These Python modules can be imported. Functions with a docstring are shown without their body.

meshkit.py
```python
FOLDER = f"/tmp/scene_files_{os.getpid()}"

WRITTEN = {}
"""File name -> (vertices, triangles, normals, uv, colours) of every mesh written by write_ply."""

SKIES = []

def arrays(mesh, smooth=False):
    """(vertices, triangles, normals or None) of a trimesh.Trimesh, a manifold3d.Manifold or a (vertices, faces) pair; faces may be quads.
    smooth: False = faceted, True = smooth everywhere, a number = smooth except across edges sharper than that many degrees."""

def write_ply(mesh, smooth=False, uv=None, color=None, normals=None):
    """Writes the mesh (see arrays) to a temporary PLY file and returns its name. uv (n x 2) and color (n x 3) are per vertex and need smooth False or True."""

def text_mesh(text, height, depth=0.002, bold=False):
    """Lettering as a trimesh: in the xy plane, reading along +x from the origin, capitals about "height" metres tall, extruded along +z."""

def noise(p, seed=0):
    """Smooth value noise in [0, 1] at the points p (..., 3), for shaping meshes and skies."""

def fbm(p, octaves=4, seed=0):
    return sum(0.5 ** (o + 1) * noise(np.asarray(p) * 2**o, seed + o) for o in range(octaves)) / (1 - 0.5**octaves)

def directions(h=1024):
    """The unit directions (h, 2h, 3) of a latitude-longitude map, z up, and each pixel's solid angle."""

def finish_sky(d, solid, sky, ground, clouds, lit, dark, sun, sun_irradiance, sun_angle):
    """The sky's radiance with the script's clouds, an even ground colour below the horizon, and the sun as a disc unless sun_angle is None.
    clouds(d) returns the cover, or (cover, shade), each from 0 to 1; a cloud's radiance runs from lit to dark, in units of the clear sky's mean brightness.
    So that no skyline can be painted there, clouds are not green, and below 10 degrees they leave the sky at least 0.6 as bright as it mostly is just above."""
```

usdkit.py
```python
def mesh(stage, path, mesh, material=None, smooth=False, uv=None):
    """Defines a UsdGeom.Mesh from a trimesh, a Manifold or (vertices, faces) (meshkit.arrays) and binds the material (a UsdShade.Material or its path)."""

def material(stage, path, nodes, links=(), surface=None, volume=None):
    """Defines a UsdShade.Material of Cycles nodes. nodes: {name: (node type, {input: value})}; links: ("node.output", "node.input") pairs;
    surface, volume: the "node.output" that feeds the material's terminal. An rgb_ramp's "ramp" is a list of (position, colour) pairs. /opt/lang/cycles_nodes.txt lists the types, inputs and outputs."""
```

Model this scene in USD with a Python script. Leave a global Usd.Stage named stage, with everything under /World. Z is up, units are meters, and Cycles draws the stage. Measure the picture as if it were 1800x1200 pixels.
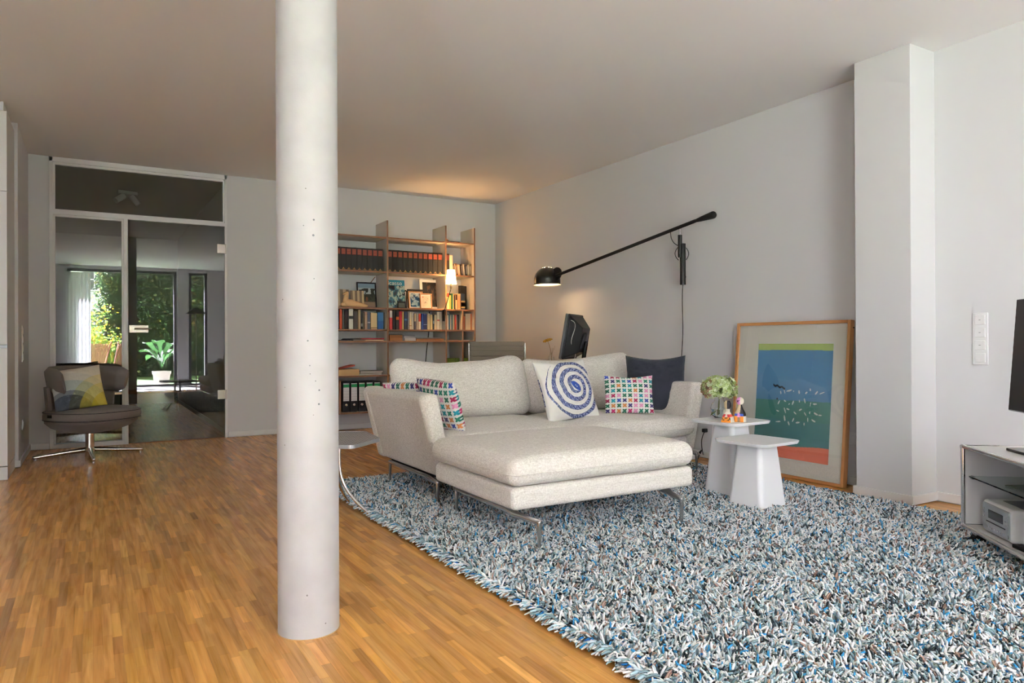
import math, random
import numpy as np, trimesh, manifold3d, usdkit, meshkit
from shapely.geometry import Polygon, Point
from pxr import Usd, UsdGeom, UsdLux, UsdShade, Sdf, Gf, Vt

stage = Usd.Stage.CreateInMemory()
UsdGeom.SetStageUpAxis(stage, UsdGeom.Tokens.z)
UsdGeom.SetStageMetersPerUnit(stage, 1.0)
world = UsdGeom.Xform.Define(stage, '/World')
stage.SetDefaultPrim(world.GetPrim())
PI = math.pi

# ------------------------------------------------------------------ camera, sky, lights, exposure
EXPOSURE = -0.2
SKY = 6.0
SUN = 330.0
YAW, PITCH, ROLL = [math.radians(a) for a in (30.5374, 0.11415, -0.25854)]
def cam_axes():
    f = np.array([math.sin(YAW), math.cos(YAW), 0]); r = np.array([math.cos(YAW), -math.sin(YAW), 0]); u = np.array([0, 0, 1.0])
    f2 = f*math.cos(PITCH)+u*math.sin(PITCH); u2 = u*math.cos(PITCH)-f*math.sin(PITCH)
    return r*math.cos(ROLL)+u2*math.sin(ROLL), u2*math.cos(ROLL)-r*math.sin(ROLL), f2
CR, CU, CF = cam_axes()
EYE = np.array([0, 0, 0.95])
cam = UsdGeom.Camera.Define(stage, '/World/camera')
cam.CreateHorizontalApertureAttr(36.0); cam.CreateVerticalApertureAttr(24.0)
cam.CreateFocalLengthAttr(1252.117/1800*36.0)
cam.CreateClippingRangeAttr(Gf.Vec2f(0.05, 500))
cam.CreateExposureAttr(EXPOSURE)
cam.AddTransformOp().Set(Gf.Matrix4d(*CR, 0, *CU, 0, *(-CF), 0, *EYE, 1))
sky = UsdLux.DomeLight.Define(stage, '/World/sky')           # an overcast day
sky.CreateIntensityAttr(SKY); sky.CreateColorAttr(Gf.Vec3f(0.97, 0.93, 1.09))

sun = UsdLux.DistantLight.Define(stage, '/World/sun')        # high sun on the terrace behind the camera
sun.CreateIntensityAttr(SUN); sun.CreateAngleAttr(1.0); sun.CreateNormalizeAttr(True); sun.CreateColorAttr(Gf.Vec3f(1.0, 0.92, 1.14))
_sd = np.array([-.35, -.60, .84]); _sd /= np.linalg.norm(_sd); _sx = np.cross([0, 0, 1.], _sd); _sx /= np.linalg.norm(_sx)
sun.AddTransformOp().Set(Gf.Matrix4d(*_sx, 0, *np.cross(_sd, _sx), 0, *_sd, 0, 0, 0, 0, 1))

def proj(p):
    d = np.asarray(p, float)-EYE
    z = d@CF
    return 900+1252.117*(d@CR)/z, 600-1252.117*(d@CU)/z, z

# ------------------------------------------------------------------ mesh helpers
def arr(m, smooth=30):
    v, f, n = meshkit.arrays(m, False)
    if smooth is False:
        v = v[f].reshape(-1, 3); n = np.repeat(np.cross(v[1::3]-v[::3], v[2::3]-v[::3]), 3, 0)
        n /= np.linalg.norm(n, axis=1, keepdims=True)+1e-20
        return v, np.arange(len(v)).reshape(-1, 3), n
    return meshkit.arrays((v, f), smooth)

def moved(m, T):
    v, f, n = meshkit.arrays(m, False)
    return (v@T[:3, :3].T+T[:3, 3], f if np.linalg.det(T[:3, :3]) > 0 else f[:, ::-1])

class MB:
    """collects shapes; build() makes them ONE mesh of the scene"""
    def __init__(s): s.p = []
    def add(s, m, tint=None, smooth=30):
        if tint is not None and np.ndim(tint) == 2 and smooth is not False: smooth = True
        v, f, n = arr(m, smooth); s.p.append((v, f, n, tint)); return s
    def build(s, name, mat, parent=None, T=None, tone=None):
        off = 0; V = []; F = []; N = []; C = []; has = any(p[3] is not None for p in s.p)
        for v, f, n, t in s.p:
            V.append(v); F.append(f+off); N.append(n); off += len(v)
            if has: C.append(np.broadcast_to(np.asarray((1, 1, 1) if t is None else t, float), (len(v), 3)))
        return write(name, np.vstack(V), np.vstack(F), np.vstack(N), np.vstack(C) if has else None, mat, parent, T)

USED = {}
def path_for(name, parent):
    base = (str(parent.GetPath()) if parent else '/World')+'/'
    k = USED.get(base+name, 0); USED[base+name] = k+1
    return base+name if k == 0 else f'{base}{name}_{k:03d}'
MATS = {}
def write(name, v, f, n, tint, mat, parent=None, T=None):
    path = path_for(name, parent)
    m = UsdGeom.Mesh.Define(stage, path)
    m.CreatePointsAttr(Vt.Vec3fArray.FromNumpy(np.ascontiguousarray(v, np.float32)))
    m.CreateFaceVertexCountsAttr(Vt.IntArray.FromNumpy(np.full(len(f), 3, np.int32)))
    m.CreateFaceVertexIndicesAttr(Vt.IntArray.FromNumpy(np.ascontiguousarray(f, np.int32).ravel()))
    m.CreateSubdivisionSchemeAttr('none')
    if n is not None:
        m.CreateNormalsAttr(Vt.Vec3fArray.FromNumpy(np.ascontiguousarray(n, np.float32))); m.SetNormalsInterpolation('vertex')
    if tint is not None:
        UsdGeom.PrimvarsAPI(m).CreatePrimvar('tint', Sdf.ValueTypeNames.Color3fArray, 'vertex').Set(Vt.Vec3fArray.FromNumpy(np.ascontiguousarray(tint, np.float32)))
    if mat is not None: UsdShade.MaterialBindingAPI.Apply(m.GetPrim()).Bind(MATS[mat] if isinstance(mat, str) else mat)
    if T is not None: setT(m, T)
    return m.GetPrim()
def setT(x, T):
    x.AddTransformOp().Set(Gf.Matrix4d(*np.asarray(T, float).T.ravel().tolist()))
def TR(loc=(0, 0, 0), rz=0, rx=0):
    c, s = math.cos(rz), math.sin(rz); a, b = math.cos(rx), math.sin(rx)
    T = np.eye(4); T[:3, :3] = np.array([[c, -s, 0], [s, c, 0], [0, 0, 1]])@np.array([[1, 0, 0], [0, a, -b], [0, b, a]]); T[:3, 3] = loc
    return T
def FR(o, u, v):
    """frame with origin o, x along u, y along v"""
    u = np.asarray(u, float)/np.linalg.norm(u); v = np.asarray(v, float); v = v-u*(u@v); v /= np.linalg.norm(v)
    T = np.eye(4); T[:3, 0] = u; T[:3, 1] = v; T[:3, 2] = np.cross(u, v); T[:3, 3] = o
    return T
LABELS = {}
def tag(o, label=None, cat=None, group=None, kind=None):
    for k, x in (('label', label), ('category', cat), ('group', group), ('kind', kind)):
        if x: o.SetCustomDataByKey(k, x)
    return o
def thing(name, label, cat, T=None, group=None, kind=None):
    x = UsdGeom.Xform.Define(stage, path_for(name, None))
    if T is not None: setT(x, T)
    return tag(x.GetPrim(), label, cat, group, kind)
def dup(src, label, T, group=None):
    x = UsdGeom.Xform.Define(stage, path_for(src.GetName(), None))
    d = src.GetCustomData()
    x.GetPrim().GetReferences().AddInternalReference(src.GetPath())
    x.ClearXformOpOrder()
    x.AddTransformOp(opSuffix='place').Set(Gf.Matrix4d(*np.asarray(T, float).T.ravel().tolist()))
    x.GetPrim().SetInstanceable(True)
    return tag(x.GetPrim(), label, d['category'], group or d.get('group'))

def box(x0, y0, z0, x1, y1, z1):
    m = trimesh.creation.box((x1-x0, y1-y0, z1-z0)); m.apply_translation(((x0+x1)/2, (y0+y1)/2, (z0+z1)/2)); return m
def rbox(x0, y0, z0, x1, y1, z1, r=.01, k=2, m=1):
    """box with rounded edges; m = cells across the flat middle"""
    h = np.array([x1-x0, y1-y0, z1-z0])/2; c = np.array([x0+x1, y0+y1, z0+z1])/2; r = min(r, *(h*.999))
    def ticks(hh): return np.concatenate([-hh+r*(1-np.cos(np.linspace(0, PI/2, k+1)[:-1])), np.linspace(-hh+r, hh-r, m+1), (hh-r+r*np.sin(np.linspace(0, PI/2, k+1)[1:]))])
    V = []; F = []; o = 0
    for ax in range(3):
        a, b = [(1, 2), (2, 0), (0, 1)][ax]
        for sg in (-1, 1):
            A, Bq = np.meshgrid(ticks(h[a]), ticks(h[b]), indexing='ij')
            P = np.zeros(A.shape+(3,)); P[..., a] = A; P[..., b] = Bq; P[..., ax] = sg*h[ax]
            na, nb = A.shape
            idx = np.arange(na*nb).reshape(na, nb)+o; o += na*nb
            q = np.stack([idx[:-1, :-1], idx[1:, :-1], idx[1:, 1:], idx[:-1, 1:]], -1).reshape(-1, 4)
            F.append(q if sg > 0 else q[:, ::-1]); V.append(P.reshape(-1, 3))
    V = np.vstack(V); F = np.vstack(F)
    inner = np.clip(V, -(h-r), h-r); d = V-inner; L = np.linalg.norm(d, axis=1, keepdims=True)
    V = inner+np.where(L > 1e-12, d/np.maximum(L, 1e-12)*r, 0)+c
    t = trimesh.Trimesh(V, np.vstack([F[:, [0, 1, 2]], F[:, [0, 2, 3]]]), process=False); t.merge_vertices(); return t
def grid(P, close_u=False):
    n, m = P.shape[:2]; idx = np.arange(n*m).reshape(n, m)
    if close_u: idx = np.vstack([idx, idx[:1]])
    q = np.stack([idx[:-1, :-1], idx[1:, :-1], idx[1:, 1:], idx[:-1, 1:]], -1).reshape(-1, 4)
    return P.reshape(-1, 3), np.vstack([q[:, [0, 1, 2]], q[:, [0, 2, 3]]])
def tube(pts, r, sides=8, cap=True):
    p = np.asarray(pts, float); r = np.broadcast_to(np.asarray(r, float), (len(p),))
    t = np.gradient(p, axis=0); t /= np.linalg.norm(t, axis=1, keepdims=True)+1e-12
    a = np.cross(t[0], [0, 0, 1.0] if abs(t[0][2]) < .9 else [1.0, 0, 0]); a /= np.linalg.norm(a); A = []
    for i in range(len(p)):
        a = a-t[i]*(a@t[i]); a /= np.linalg.norm(a); A.append(a)
    A = np.array(A); Bn = np.cross(t, A); g = np.arange(sides)*2*PI/sides
    V = p[:, None]+r[:, None, None]*(np.cos(g)[None, :, None]*A[:, None]+np.sin(g)[None, :, None]*Bn[:, None])
    V = V.transpose(1, 0, 2)
    v, f = grid(V, True)
    if cap:
        n = len(p); c0 = len(v); v = np.vstack([v, p[0], p[-1]])
        i = np.arange(sides)*n; j = np.roll(i, -1)
        f = np.vstack([f, np.stack([np.full(sides, c0), j, i], 1), np.stack([np.full(sides, c0+1), i+n-1, j+n-1], 1)])
    return v, f
def cyl(a, b, r, sides=16, r2=None): return tube([a, b], [r, r if r2 is None else r2], sides)
def lathe(prof, n=32, T=None):
    prof = np.asarray(prof, float); g = np.arange(n)*2*PI/n
    P = np.stack([np.outer(np.cos(g), prof[:, 0]), np.outer(np.sin(g), prof[:, 0]), np.broadcast_to(prof[:, 1], (n, len(prof)))], -1)
    m = grid(P, True)
    return moved(m, T) if T is not None else m
def hull(*sph, seg=14):
    return manifold3d.Manifold.batch_hull([manifold3d.Manifold.sphere(r, seg).translate(tuple(map(float, p))) for p, r in sph])
def chain(pts, seg=12):
    """hulls of consecutive (point, radius) pairs, joined"""
    return manifold3d.Manifold.batch_boolean([hull(a, b, seg=seg) for a, b in zip(pts[:-1], pts[1:])], manifold3d.OpType.Add)
def prism(poly, z0, z1, T=None):
    m = trimesh.creation.extrude_polygon(poly if isinstance(poly, Polygon) else Polygon(poly), z1-z0, engine='earcut'); m.apply_translation((0, 0, z0))
    return moved(m, T) if T is not None else m
def smoothpath(pts, n=24):
    from scipy.interpolate import CubicSpline
    p = np.asarray(pts, float); d = np.concatenate([[0], np.cumsum(np.linalg.norm(np.diff(p, axis=0), axis=1))])
    return CubicSpline(d, p)(np.linspace(0, d[-1], n))
def lin(*c):
    """sRGB 0-255 -> linear"""
    c = np.asarray(c, float)/255; return tuple(np.where(c <= .04045, c/12.92, ((c+.055)/1.055)**2.4).tolist())

# ------------------------------------------------------------------ materials
def mat(name, nodes, links=(), surface='p.BSDF'):
    MATS[name] = usdkit.material(stage, '/World/Looks/'+name, nodes, links, surface=surface); return MATS[name]
def plain(name, col, rough=.5, metal=0., bump=None, **kw):
    nodes = {'p': ('principled_bsdf', {'base_color': col, 'roughness': rough, 'metallic': metal, **kw})}; links = []
    if bump:
        nodes |= {'tc': ('texture_coordinate', {}), 'n': ('noise_texture', {'scale': bump[0], 'detail': 3.0}), 'b': ('bump', {'strength': bump[1], 'distance': bump[2]})}
        links += [('tc.object', 'n.vector'), ('n.fac', 'b.height'), ('b.normal', 'p.normal')]
    return mat(name, nodes, links)
def tinted(name, rough=.6, bump=None, **kw):
    nodes = {'a': ('attribute', {'attribute': 'tint'}), 'p': ('principled_bsdf', {'roughness': rough, **kw})}; links = [('a.color', 'p.base_color')]
    if bump:
        nodes |= {'tc': ('texture_coordinate', {}), 'n': ('noise_texture', {'scale': bump[0], 'detail': 3.0}), 'b': ('bump', {'strength': bump[1], 'distance': bump[2]})}
        links += [('tc.object', 'n.vector'), ('n.fac', 'b.height'), ('b.normal', 'p.normal')]
    return mat(name, nodes, links)
def weave(name, dark, light, sx, sy, sz, rough=.95, strength=.5, mid=.5, wid=.18):
    """two crossed stretched noises: woven melange cloth"""
    return mat(name, {'tc': ('texture_coordinate', {}), 'm1': ('mapping', {'scale': sx}), 'm2': ('mapping', {'scale': sy}), 'm3': ('mapping', {'scale': sz}),
        'n1': ('noise_texture', {'scale': 1.0, 'detail': 2.0}), 'n2': ('noise_texture', {'scale': 1.0, 'detail': 2.0}), 'n3': ('noise_texture', {'scale': 1.0, 'detail': 2.0}),
        'x': ('mix', {'fac': .5}), 'x2': ('mix', {'fac': .4}), 'r': ('rgb_ramp', {'ramp': [(mid-wid, dark), (mid+wid, light)]}), 'b': ('bump', {'strength': strength, 'distance': .002}),
        'p': ('principled_bsdf', {'roughness': rough, 'sheen_weight': .15, 'specular_ior_level': .2})},
        [('tc.object', 'm1.vector'), ('tc.object', 'm2.vector'), ('tc.object', 'm3.vector'), ('m1.vector', 'n1.vector'), ('m2.vector', 'n2.vector'), ('m3.vector', 'n3.vector'),
         ('n1.fac', 'x.color1'), ('n2.fac', 'x.color2'), ('x.color', 'x2.color1'), ('n3.fac', 'x2.color2'), ('x2.color', 'r.fac'), ('r.color', 'p.base_color'), ('x2.color', 'b.height'), ('b.normal', 'p.normal')])
plain('wall_paint', (.70, .70, .70), .85, bump=(140, .12, .002))
plain('ceiling_paint', (.90, .895, .89), .9, bump=(90, .1, .002))
plain('hall_paint', (.70, .68, .65), .85)
plain('kitchen_paint', (.72, .71, .70), .8)
plain('white_lacquer', (.78, .775, .76), .45)
plain('trim_white', (.80, .80, .79), .4)
plain('gap_dark', (.01, .009, .008), .9)
plain('cabinet_white', (.76, .75, .74), .3)
plain('chrome', (.80, .80, .80), .09, 1.)
plain('polished_alu', (.66, .66, .66), .18, 1.)
plain('brushed_steel', (.55, .50, .46), .34, 1.)
plain('black_metal', (.008, .008, .008), .5, specular_ior_level=.3)
plain('black_plastic', (.009, .009, .011), .5, specular_ior_level=.3)
plain('black_gloss', (.006, .006, .007), .12)
plain('grey_metal', (.16, .17, .18), .4, .6)
plain('powder_white', (.88, .88, .885), .38)
plain('white_enamel', (.9, .87, .8), .5)
plain('white_plastic', (.80, .80, .79), .3)
plain('silver_plastic', (.38, .40, .42), .35, .4)
plain('paper', (.78, .76, .70), .9)
plain('mat_board', (.80, .755, .68), .9)
plain('cardboard', lin(196, 158, 112), .8, bump=(60, .2, .002))
plain('rubber', (.02, .02, .02), .7)
plain('cable_dark', (.03, .03, .03), .5)
plain('cable_light', (.55, .52, .48), .5)
plain('teak', lin(120, 74, 44), .55)
plain('terracotta_pale', lin(214, 205, 190), .8)
plain('rug_backing', (.18, .18, .17), .95)
plain('house_white', (.8, .8, .78), .8)
plain('soil', (.05, .035, .02), .95)
tinted('print', .7); tinted('gloss_print', .35); tinted('book_cloth', .65); tinted('wool', .95, specular_ior_level=.15)
tinted('cotton', .92, bump=(900, .25, .001), sheen_weight=.1, specular_ior_level=.2); tinted('painted_wood', .5)
mat('petal', {'a': ('attribute', {'attribute': 'tint'}), 'd': ('principled_bsdf', {'roughness': .6}), 't': ('translucent_bsdf', {}), 'm': ('mix_closure', {'fac': .3})},
    [('a.color', 'd.base_color'), ('a.color', 't.color'), ('d.BSDF', 'm.closure1'), ('t.BSDF', 'm.closure2')], 'm.closure')
weave('sofa_cloth', lin(212, 204, 194), lin(250, 245, 237), (34, 230, 230), (230, 40, 230), (120, 120, 120), strength=.6, wid=.13)
weave('chair_cloth', lin(88, 81, 75), lin(126, 117, 109), (500, 500, 500), (260, 260, 260), (700, 700, 700))
weave('denim', lin(26, 28, 35), lin(54, 56, 66), (60, 700, 60), (700, 60, 60), (500, 500, 500), wid=.2)
weave('grey_mesh_cloth', lin(126, 120, 110), lin(150, 144, 134), (700, 700, 700), (300, 300, 300), (500, 500, 500))
mat('concrete_white', {'tc': ('texture_coordinate', {}), 'v': ('voronoi_texture', {'scale': 34.0}), 'v2': ('voronoi_texture', {'scale': 11.0}), 'n': ('noise_texture', {'scale': 7.0, 'detail': 5.0}), 'n2': ('noise_texture', {'scale': 160.0, 'detail': 3.0}),
    'lt': ('math', {'math_type': 'less_than', 'value2': .10}), 'lt2': ('math', {'math_type': 'less_than', 'value2': .02}), 's': ('separate_color', {}), 'gt': ('math', {'math_type': 'greater_than', 'value2': .955}), 'sp': ('math', {'math_type': 'multiply'}), 'sp2': ('math', {'math_type': 'maximum'}),
    'r': ('rgb_ramp', {'ramp': [(.35, (.46, .46, .465)), (.6, (.52, .52, .525))]}), 'mx': ('mix', {'color2': (.22, .21, .20)}), 'hm': ('math', {'math_type': 'multiply_add', 'value2': -.9, 'value3': 0.}), 'ha': ('math', {'math_type': 'multiply_add', 'value2': .12}),
    'b': ('bump', {'strength': .5, 'distance': .004}), 'p': ('principled_bsdf', {'roughness': .55})},
    [('tc.object', 'v.vector'), ('tc.object', 'v2.vector'), ('tc.object', 'n.vector'), ('tc.object', 'n2.vector'), ('v.distance', 'lt.value1'), ('v.color', 's.color'), ('s.r', 'gt.value1'), ('lt.value', 'sp.value1'), ('gt.value', 'sp.value2'), ('v2.distance', 'lt2.value1'), ('sp.value', 'sp2.value1'), ('lt2.value', 'sp2.value2'),
     ('n.fac', 'r.fac'), ('r.color', 'mx.color1'), ('sp2.value', 'mx.fac'), ('mx.color', 'p.base_color'), ('sp2.value', 'hm.value1'), ('n2.fac', 'ha.value1'), ('hm.value', 'ha.value3'), ('ha.value', 'b.height'), ('b.normal', 'p.normal')])
plain('lamp_black', (.012, .010, .009), .28)
def wood(name, attr, c1=None, c2=None, axis=1, rough=.35, sc=1., coat=0., bumpy=.25):
    s = [55.*sc]*3; s[axis] = 3.5*sc; s2 = [190.*sc]*3; s2[axis] = 5.*sc
    nodes = {'tc': ('texture_coordinate', {}), 'm': ('mapping', {'scale': s}), 'm2': ('mapping', {'scale': s2}), 'n': ('noise_texture', {'scale': 1., 'detail': 4., 'distortion': .7}), 'n2': ('noise_texture', {'scale': 1., 'detail': 2.}), 'x': ('mix', {'fac': .4}),
             'r': ('rgb_ramp', {'ramp': [(.32, (.76, .72, .67)), (.5, (.96, .955, .95)), (.68, (1.08, 1.085, 1.09))]}), 'c': ('mix', {'mix_type': 'multiply', 'fac': 1.}), 'b': ('bump', {'strength': bumpy, 'distance': .0006}),
             'rr': ('map_range', {'from_min': .3, 'from_max': .7, 'to_min': rough-.05, 'to_max': rough+.07}), 'p': ('principled_bsdf', {'coat_weight': coat, 'coat_roughness': .18})}
    links = [('tc.object', 'm.vector'), ('tc.object', 'm2.vector'), ('m.vector', 'n.vector'), ('m2.vector', 'n2.vector'), ('n.fac', 'x.color1'), ('n2.fac', 'x.color2'), ('x.color', 'r.fac'), ('r.color', 'c.color2'), ('c.color', 'p.base_color'), ('x.color', 'b.height'), ('b.normal', 'p.normal'), ('n.fac', 'rr.value'), ('rr.result', 'p.roughness')]
    if attr: nodes['a'] = ('attribute', {'attribute': 'tint'}); links.append(('a.color', 'c.color1'))
    else: nodes['c'][1]['color1'] = c1
    return mat(name, nodes, links)
wood('oak_floor', True, rough=.27, sc=.8, bumpy=.15)
wood('oak_frame', False, lin(196, 140, 88), axis=2, rough=.4)
wood('oak_frame_h', False, lin(190, 132, 80), axis=0, rough=.4)
wood('pale_wood', False, lin(226, 184, 130), axis=0, rough=.55, sc=.6)
wood('bench_wood', False, lin(150, 96, 50), axis=0, rough=.4)
# shelf board: off-white laminate on the faces, brown plywood where the front edge shows
mat('shelf_board', {'g': ('geometry', {}), 's': ('separate_xyz', {}), 'ab': ('math', {'math_type': 'absolute'}), 'gt': ('math', {'math_type': 'greater_than', 'value2': .6}), 'm': ('mix', {'color1': lin(206, 196, 182), 'color2': lin(132, 92, 66)}), 'p': ('principled_bsdf', {'roughness': .45})},
    [('g.true_normal', 's.vector'), ('s.y', 'ab.value1'), ('ab.value', 'gt.value1'), ('gt.value', 'm.fac'), ('m.color', 'p.base_color')])
def pane(name, tint, f0=.05):
    """thin clear pane: light passes straight through, reflection rises towards grazing view (the same from both sides)"""
    mat(name, {'t': ('transparent_bsdf', {'color': tint}), 'g': ('glossy_bsdf', {'color': (1., 1., 1.), 'roughness': 0.}), 'w': ('layer_weight', {'blend': .5}), 'pw': ('math', {'math_type': 'power', 'value2': 5.}),
               'ma': ('math', {'math_type': 'multiply_add', 'value2': 1-f0, 'value3': f0}), 'm': ('mix_closure', {})},
        [('w.facing', 'pw.value1'), ('pw.value', 'ma.value1'), ('ma.value', 'm.fac'), ('t.BSDF', 'm.closure1'), ('g.BSDF', 'm.closure2')], 'm.closure')
pane('pane_glass', (.97, .98, .97), .035)
pane('tinted_pane', (.74, .77, .75), .085)
mat('clear_glass', {'p': ('principled_bsdf', {'base_color': (.97, .99, .98), 'roughness': 0., 'transmission_weight': 1., 'ior': 1.45})})
mat('shelf_glass', {'p': ('principled_bsdf', {'base_color': (.75, .88, .83), 'roughness': 0., 'transmission_weight': 1., 'ior': 1.5})})
mat('water', {'p': ('principled_bsdf', {'base_color': (.86, .95, .95), 'roughness': 0., 'transmission_weight': 1., 'ior': 1.33})})
mat('lamp_glow', {'e': ('emission', {'color': (1., .66, .34), 'strength': 40.})}, surface='e.emission')
mat('shade_glow', {'d': ('diffuse_bsdf', {'color': (.9, .8, .6)}), 'e': ('emission', {'color': (1., .56, .22), 'strength': 36.}), 'm': ('add_closure', {})}, [('d.BSDF', 'm.closure1'), ('e.emission', 'm.closure2')], 'm.closure')
mat('curtain_cloth', {'d': ('diffuse_bsdf', {'color': (.85, .86, .87)}), 't': ('translucent_bsdf', {'color': (.85, .87, .88)}), 'm': ('mix_closure', {'fac': .5})}, [('d.BSDF', 'm.closure1'), ('t.BSDF', 'm.closure2')], 'm.closure')
mat('wire_top', {'tc': ('texture_coordinate', {}), 'm': ('mapping', {'scale': (24., 24., 24.), 'rotation': (0., 0., .55)}), 'b': ('brick_texture', {'color1': (.50, .50, .49), 'color2': (.44, .44, .43), 'mortar': (.06, .06, .06), 'scale': 1., 'mortar_size': .05, 'brick_width': .9, 'row_height': .42}), 'p': ('principled_bsdf', {'roughness': .4})},
    [('tc.object', 'm.vector'), ('m.vector', 'b.vector'), ('b.color', 'p.base_color')])
mat('lawn_green', {'tc': ('texture_coordinate', {}), 'n': ('noise_texture', {'scale': 30., 'detail': 5.}), 'r': ('rgb_ramp', {'ramp': [(.3, (.025, .075, .01)), (.7, (.06, .14, .02))]}), 'p': ('principled_bsdf', {'roughness': .9})}, [('tc.object', 'n.vector'), ('n.fac', 'r.fac'), ('r.color', 'p.base_color')])
mat('terrace_stone', {'tc': ('texture_coordinate', {}), 'n': ('noise_texture', {'scale': 12., 'detail': 5.}), 'r': ('rgb_ramp', {'ramp': [(.3, (.58, .57, .56)), (.7, (.70, .69, .68))]}), 'p': ('principled_bsdf', {'roughness': .8})}, [('tc.object', 'n.vector'), ('n.fac', 'r.fac'), ('r.color', 'p.base_color')])
plain('window_grey', (.10, .10, .105), .45)
# ------------------------------------------------------------------ the room (x along the back wall, y away from the camera)
YB, ZC, XR, XP, XL, YF = 7.73, 2.672, 4.325, 4.075, -0.49, -2.4
P0, P1 = 2.37, 2.72              # the pier on the right wall runs from y = P0 to P1
HX0, HX1, HY = -0.50, 1.215, 12.8    # hallway behind the glass partition
KX = -4.4                         # far side of the kitchen, out of frame
def struct(name, mb, m, parent=None, T=None):
    o = mb.build(name, m, parent, T)
    if parent is None: o.SetCustomDataByKey('kind', 'structure')
    return o

# parquet: short oak strips laid along y, each a piece of its own
rng = np.random.default_rng(11)
SW, GAP = 0.0277, 0.00012
floor = UsdGeom.Xform.Define(stage, '/World/floor').GetPrim(); floor.SetCustomDataByKey('kind', 'structure')
floor.SetCustomDataByKey('label', 'oak parquet floor of short honey-coloured strips')
MB().add(box(KX-.1, YF-.1, -.16, XR+.2, HY+.1, -.012), smooth=False).build('floor_bed', 'gap_dark', floor)
base = np.array(lin(200, 142, 72))
strips = []
nx0 = int(math.floor(-2.2/SW)); nx1 = int(math.ceil(XR/SW))
for i in range(nx0, nx1):
    x = i*SW
    y = -0.6-rng.uniform(0, .3) if x > -0.75 else -0.6
    yend = HY if x < HX1+.05 and x > HX0-.05 else YB+.02
    while y < yend:
        L = rng.choice([.16, .2, .25, .3, .36])*rng.uniform(.85, 1.15); y1 = min(y+L, yend)
        under_rug = x > 1.45 and x+SW < 3.8 and y > .9 and y1 < 4.5
        if not under_rug:
            t = base*np.exp(rng.normal(0, .135))*np.array([1, 1+rng.normal(0, .022), 1+rng.normal(0, .06)])
            if rng.random() < .12: t = t*np.array([1.15, 1.22, 1.4])
            if rng.random() < .07: t = t*np.array([.78, .72, .66])
            strips.append((x, y, x+SW-GAP, y1-GAP, t, rng.uniform(-.00012, .00012)))
        y = y1
def strip_mesh(s):
    x0, y0, x1, y1, t, dz = s; z = dz; e = .00025
    v = np.array([[x0, y0, -.012], [x1, y0, -.012], [x1, y1, -.012], [x0, y1, -.012], [x0, y0, z-e], [x1, y0, z-e], [x1, y1, z-e], [x0, y1, z-e], [x0+e, y0+e, z], [x1-e, y0+e, z], [x1-e, y1-e, z], [x0+e, y1-e, z]])
    q = np.array([[0, 1, 5, 4], [1, 2, 6, 5], [2, 3, 7, 6], [3, 0, 4, 7], [4, 5, 9, 8], [5, 6, 10, 9], [6, 7, 11, 10], [7, 4, 8, 11], [8, 9, 10, 11]])
    return v, np.vstack([q[:, [0, 1, 2]], q[:, [0, 2, 3]]])
def seen_area(s):
    x, y = (s[0]+s[2])/2, (s[1]+s[3])/2
    u, v, z = proj((x, y, 0))
    if z < .5 or not (-5 < u < 1805 and v < 1205): return 0
    if x > 1.3 and y < 4.7: return 0
    if abs(math.atan2(x, y)-math.radians(14.54)) < .04 and y > 2.35: return 0
    return (s[2]-s[0])*(s[3]-s[1])/z**3
order = sorted(range(len(strips)), key=lambda k: -seen_area(strips[k]))
near = set(order[:300])
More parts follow.
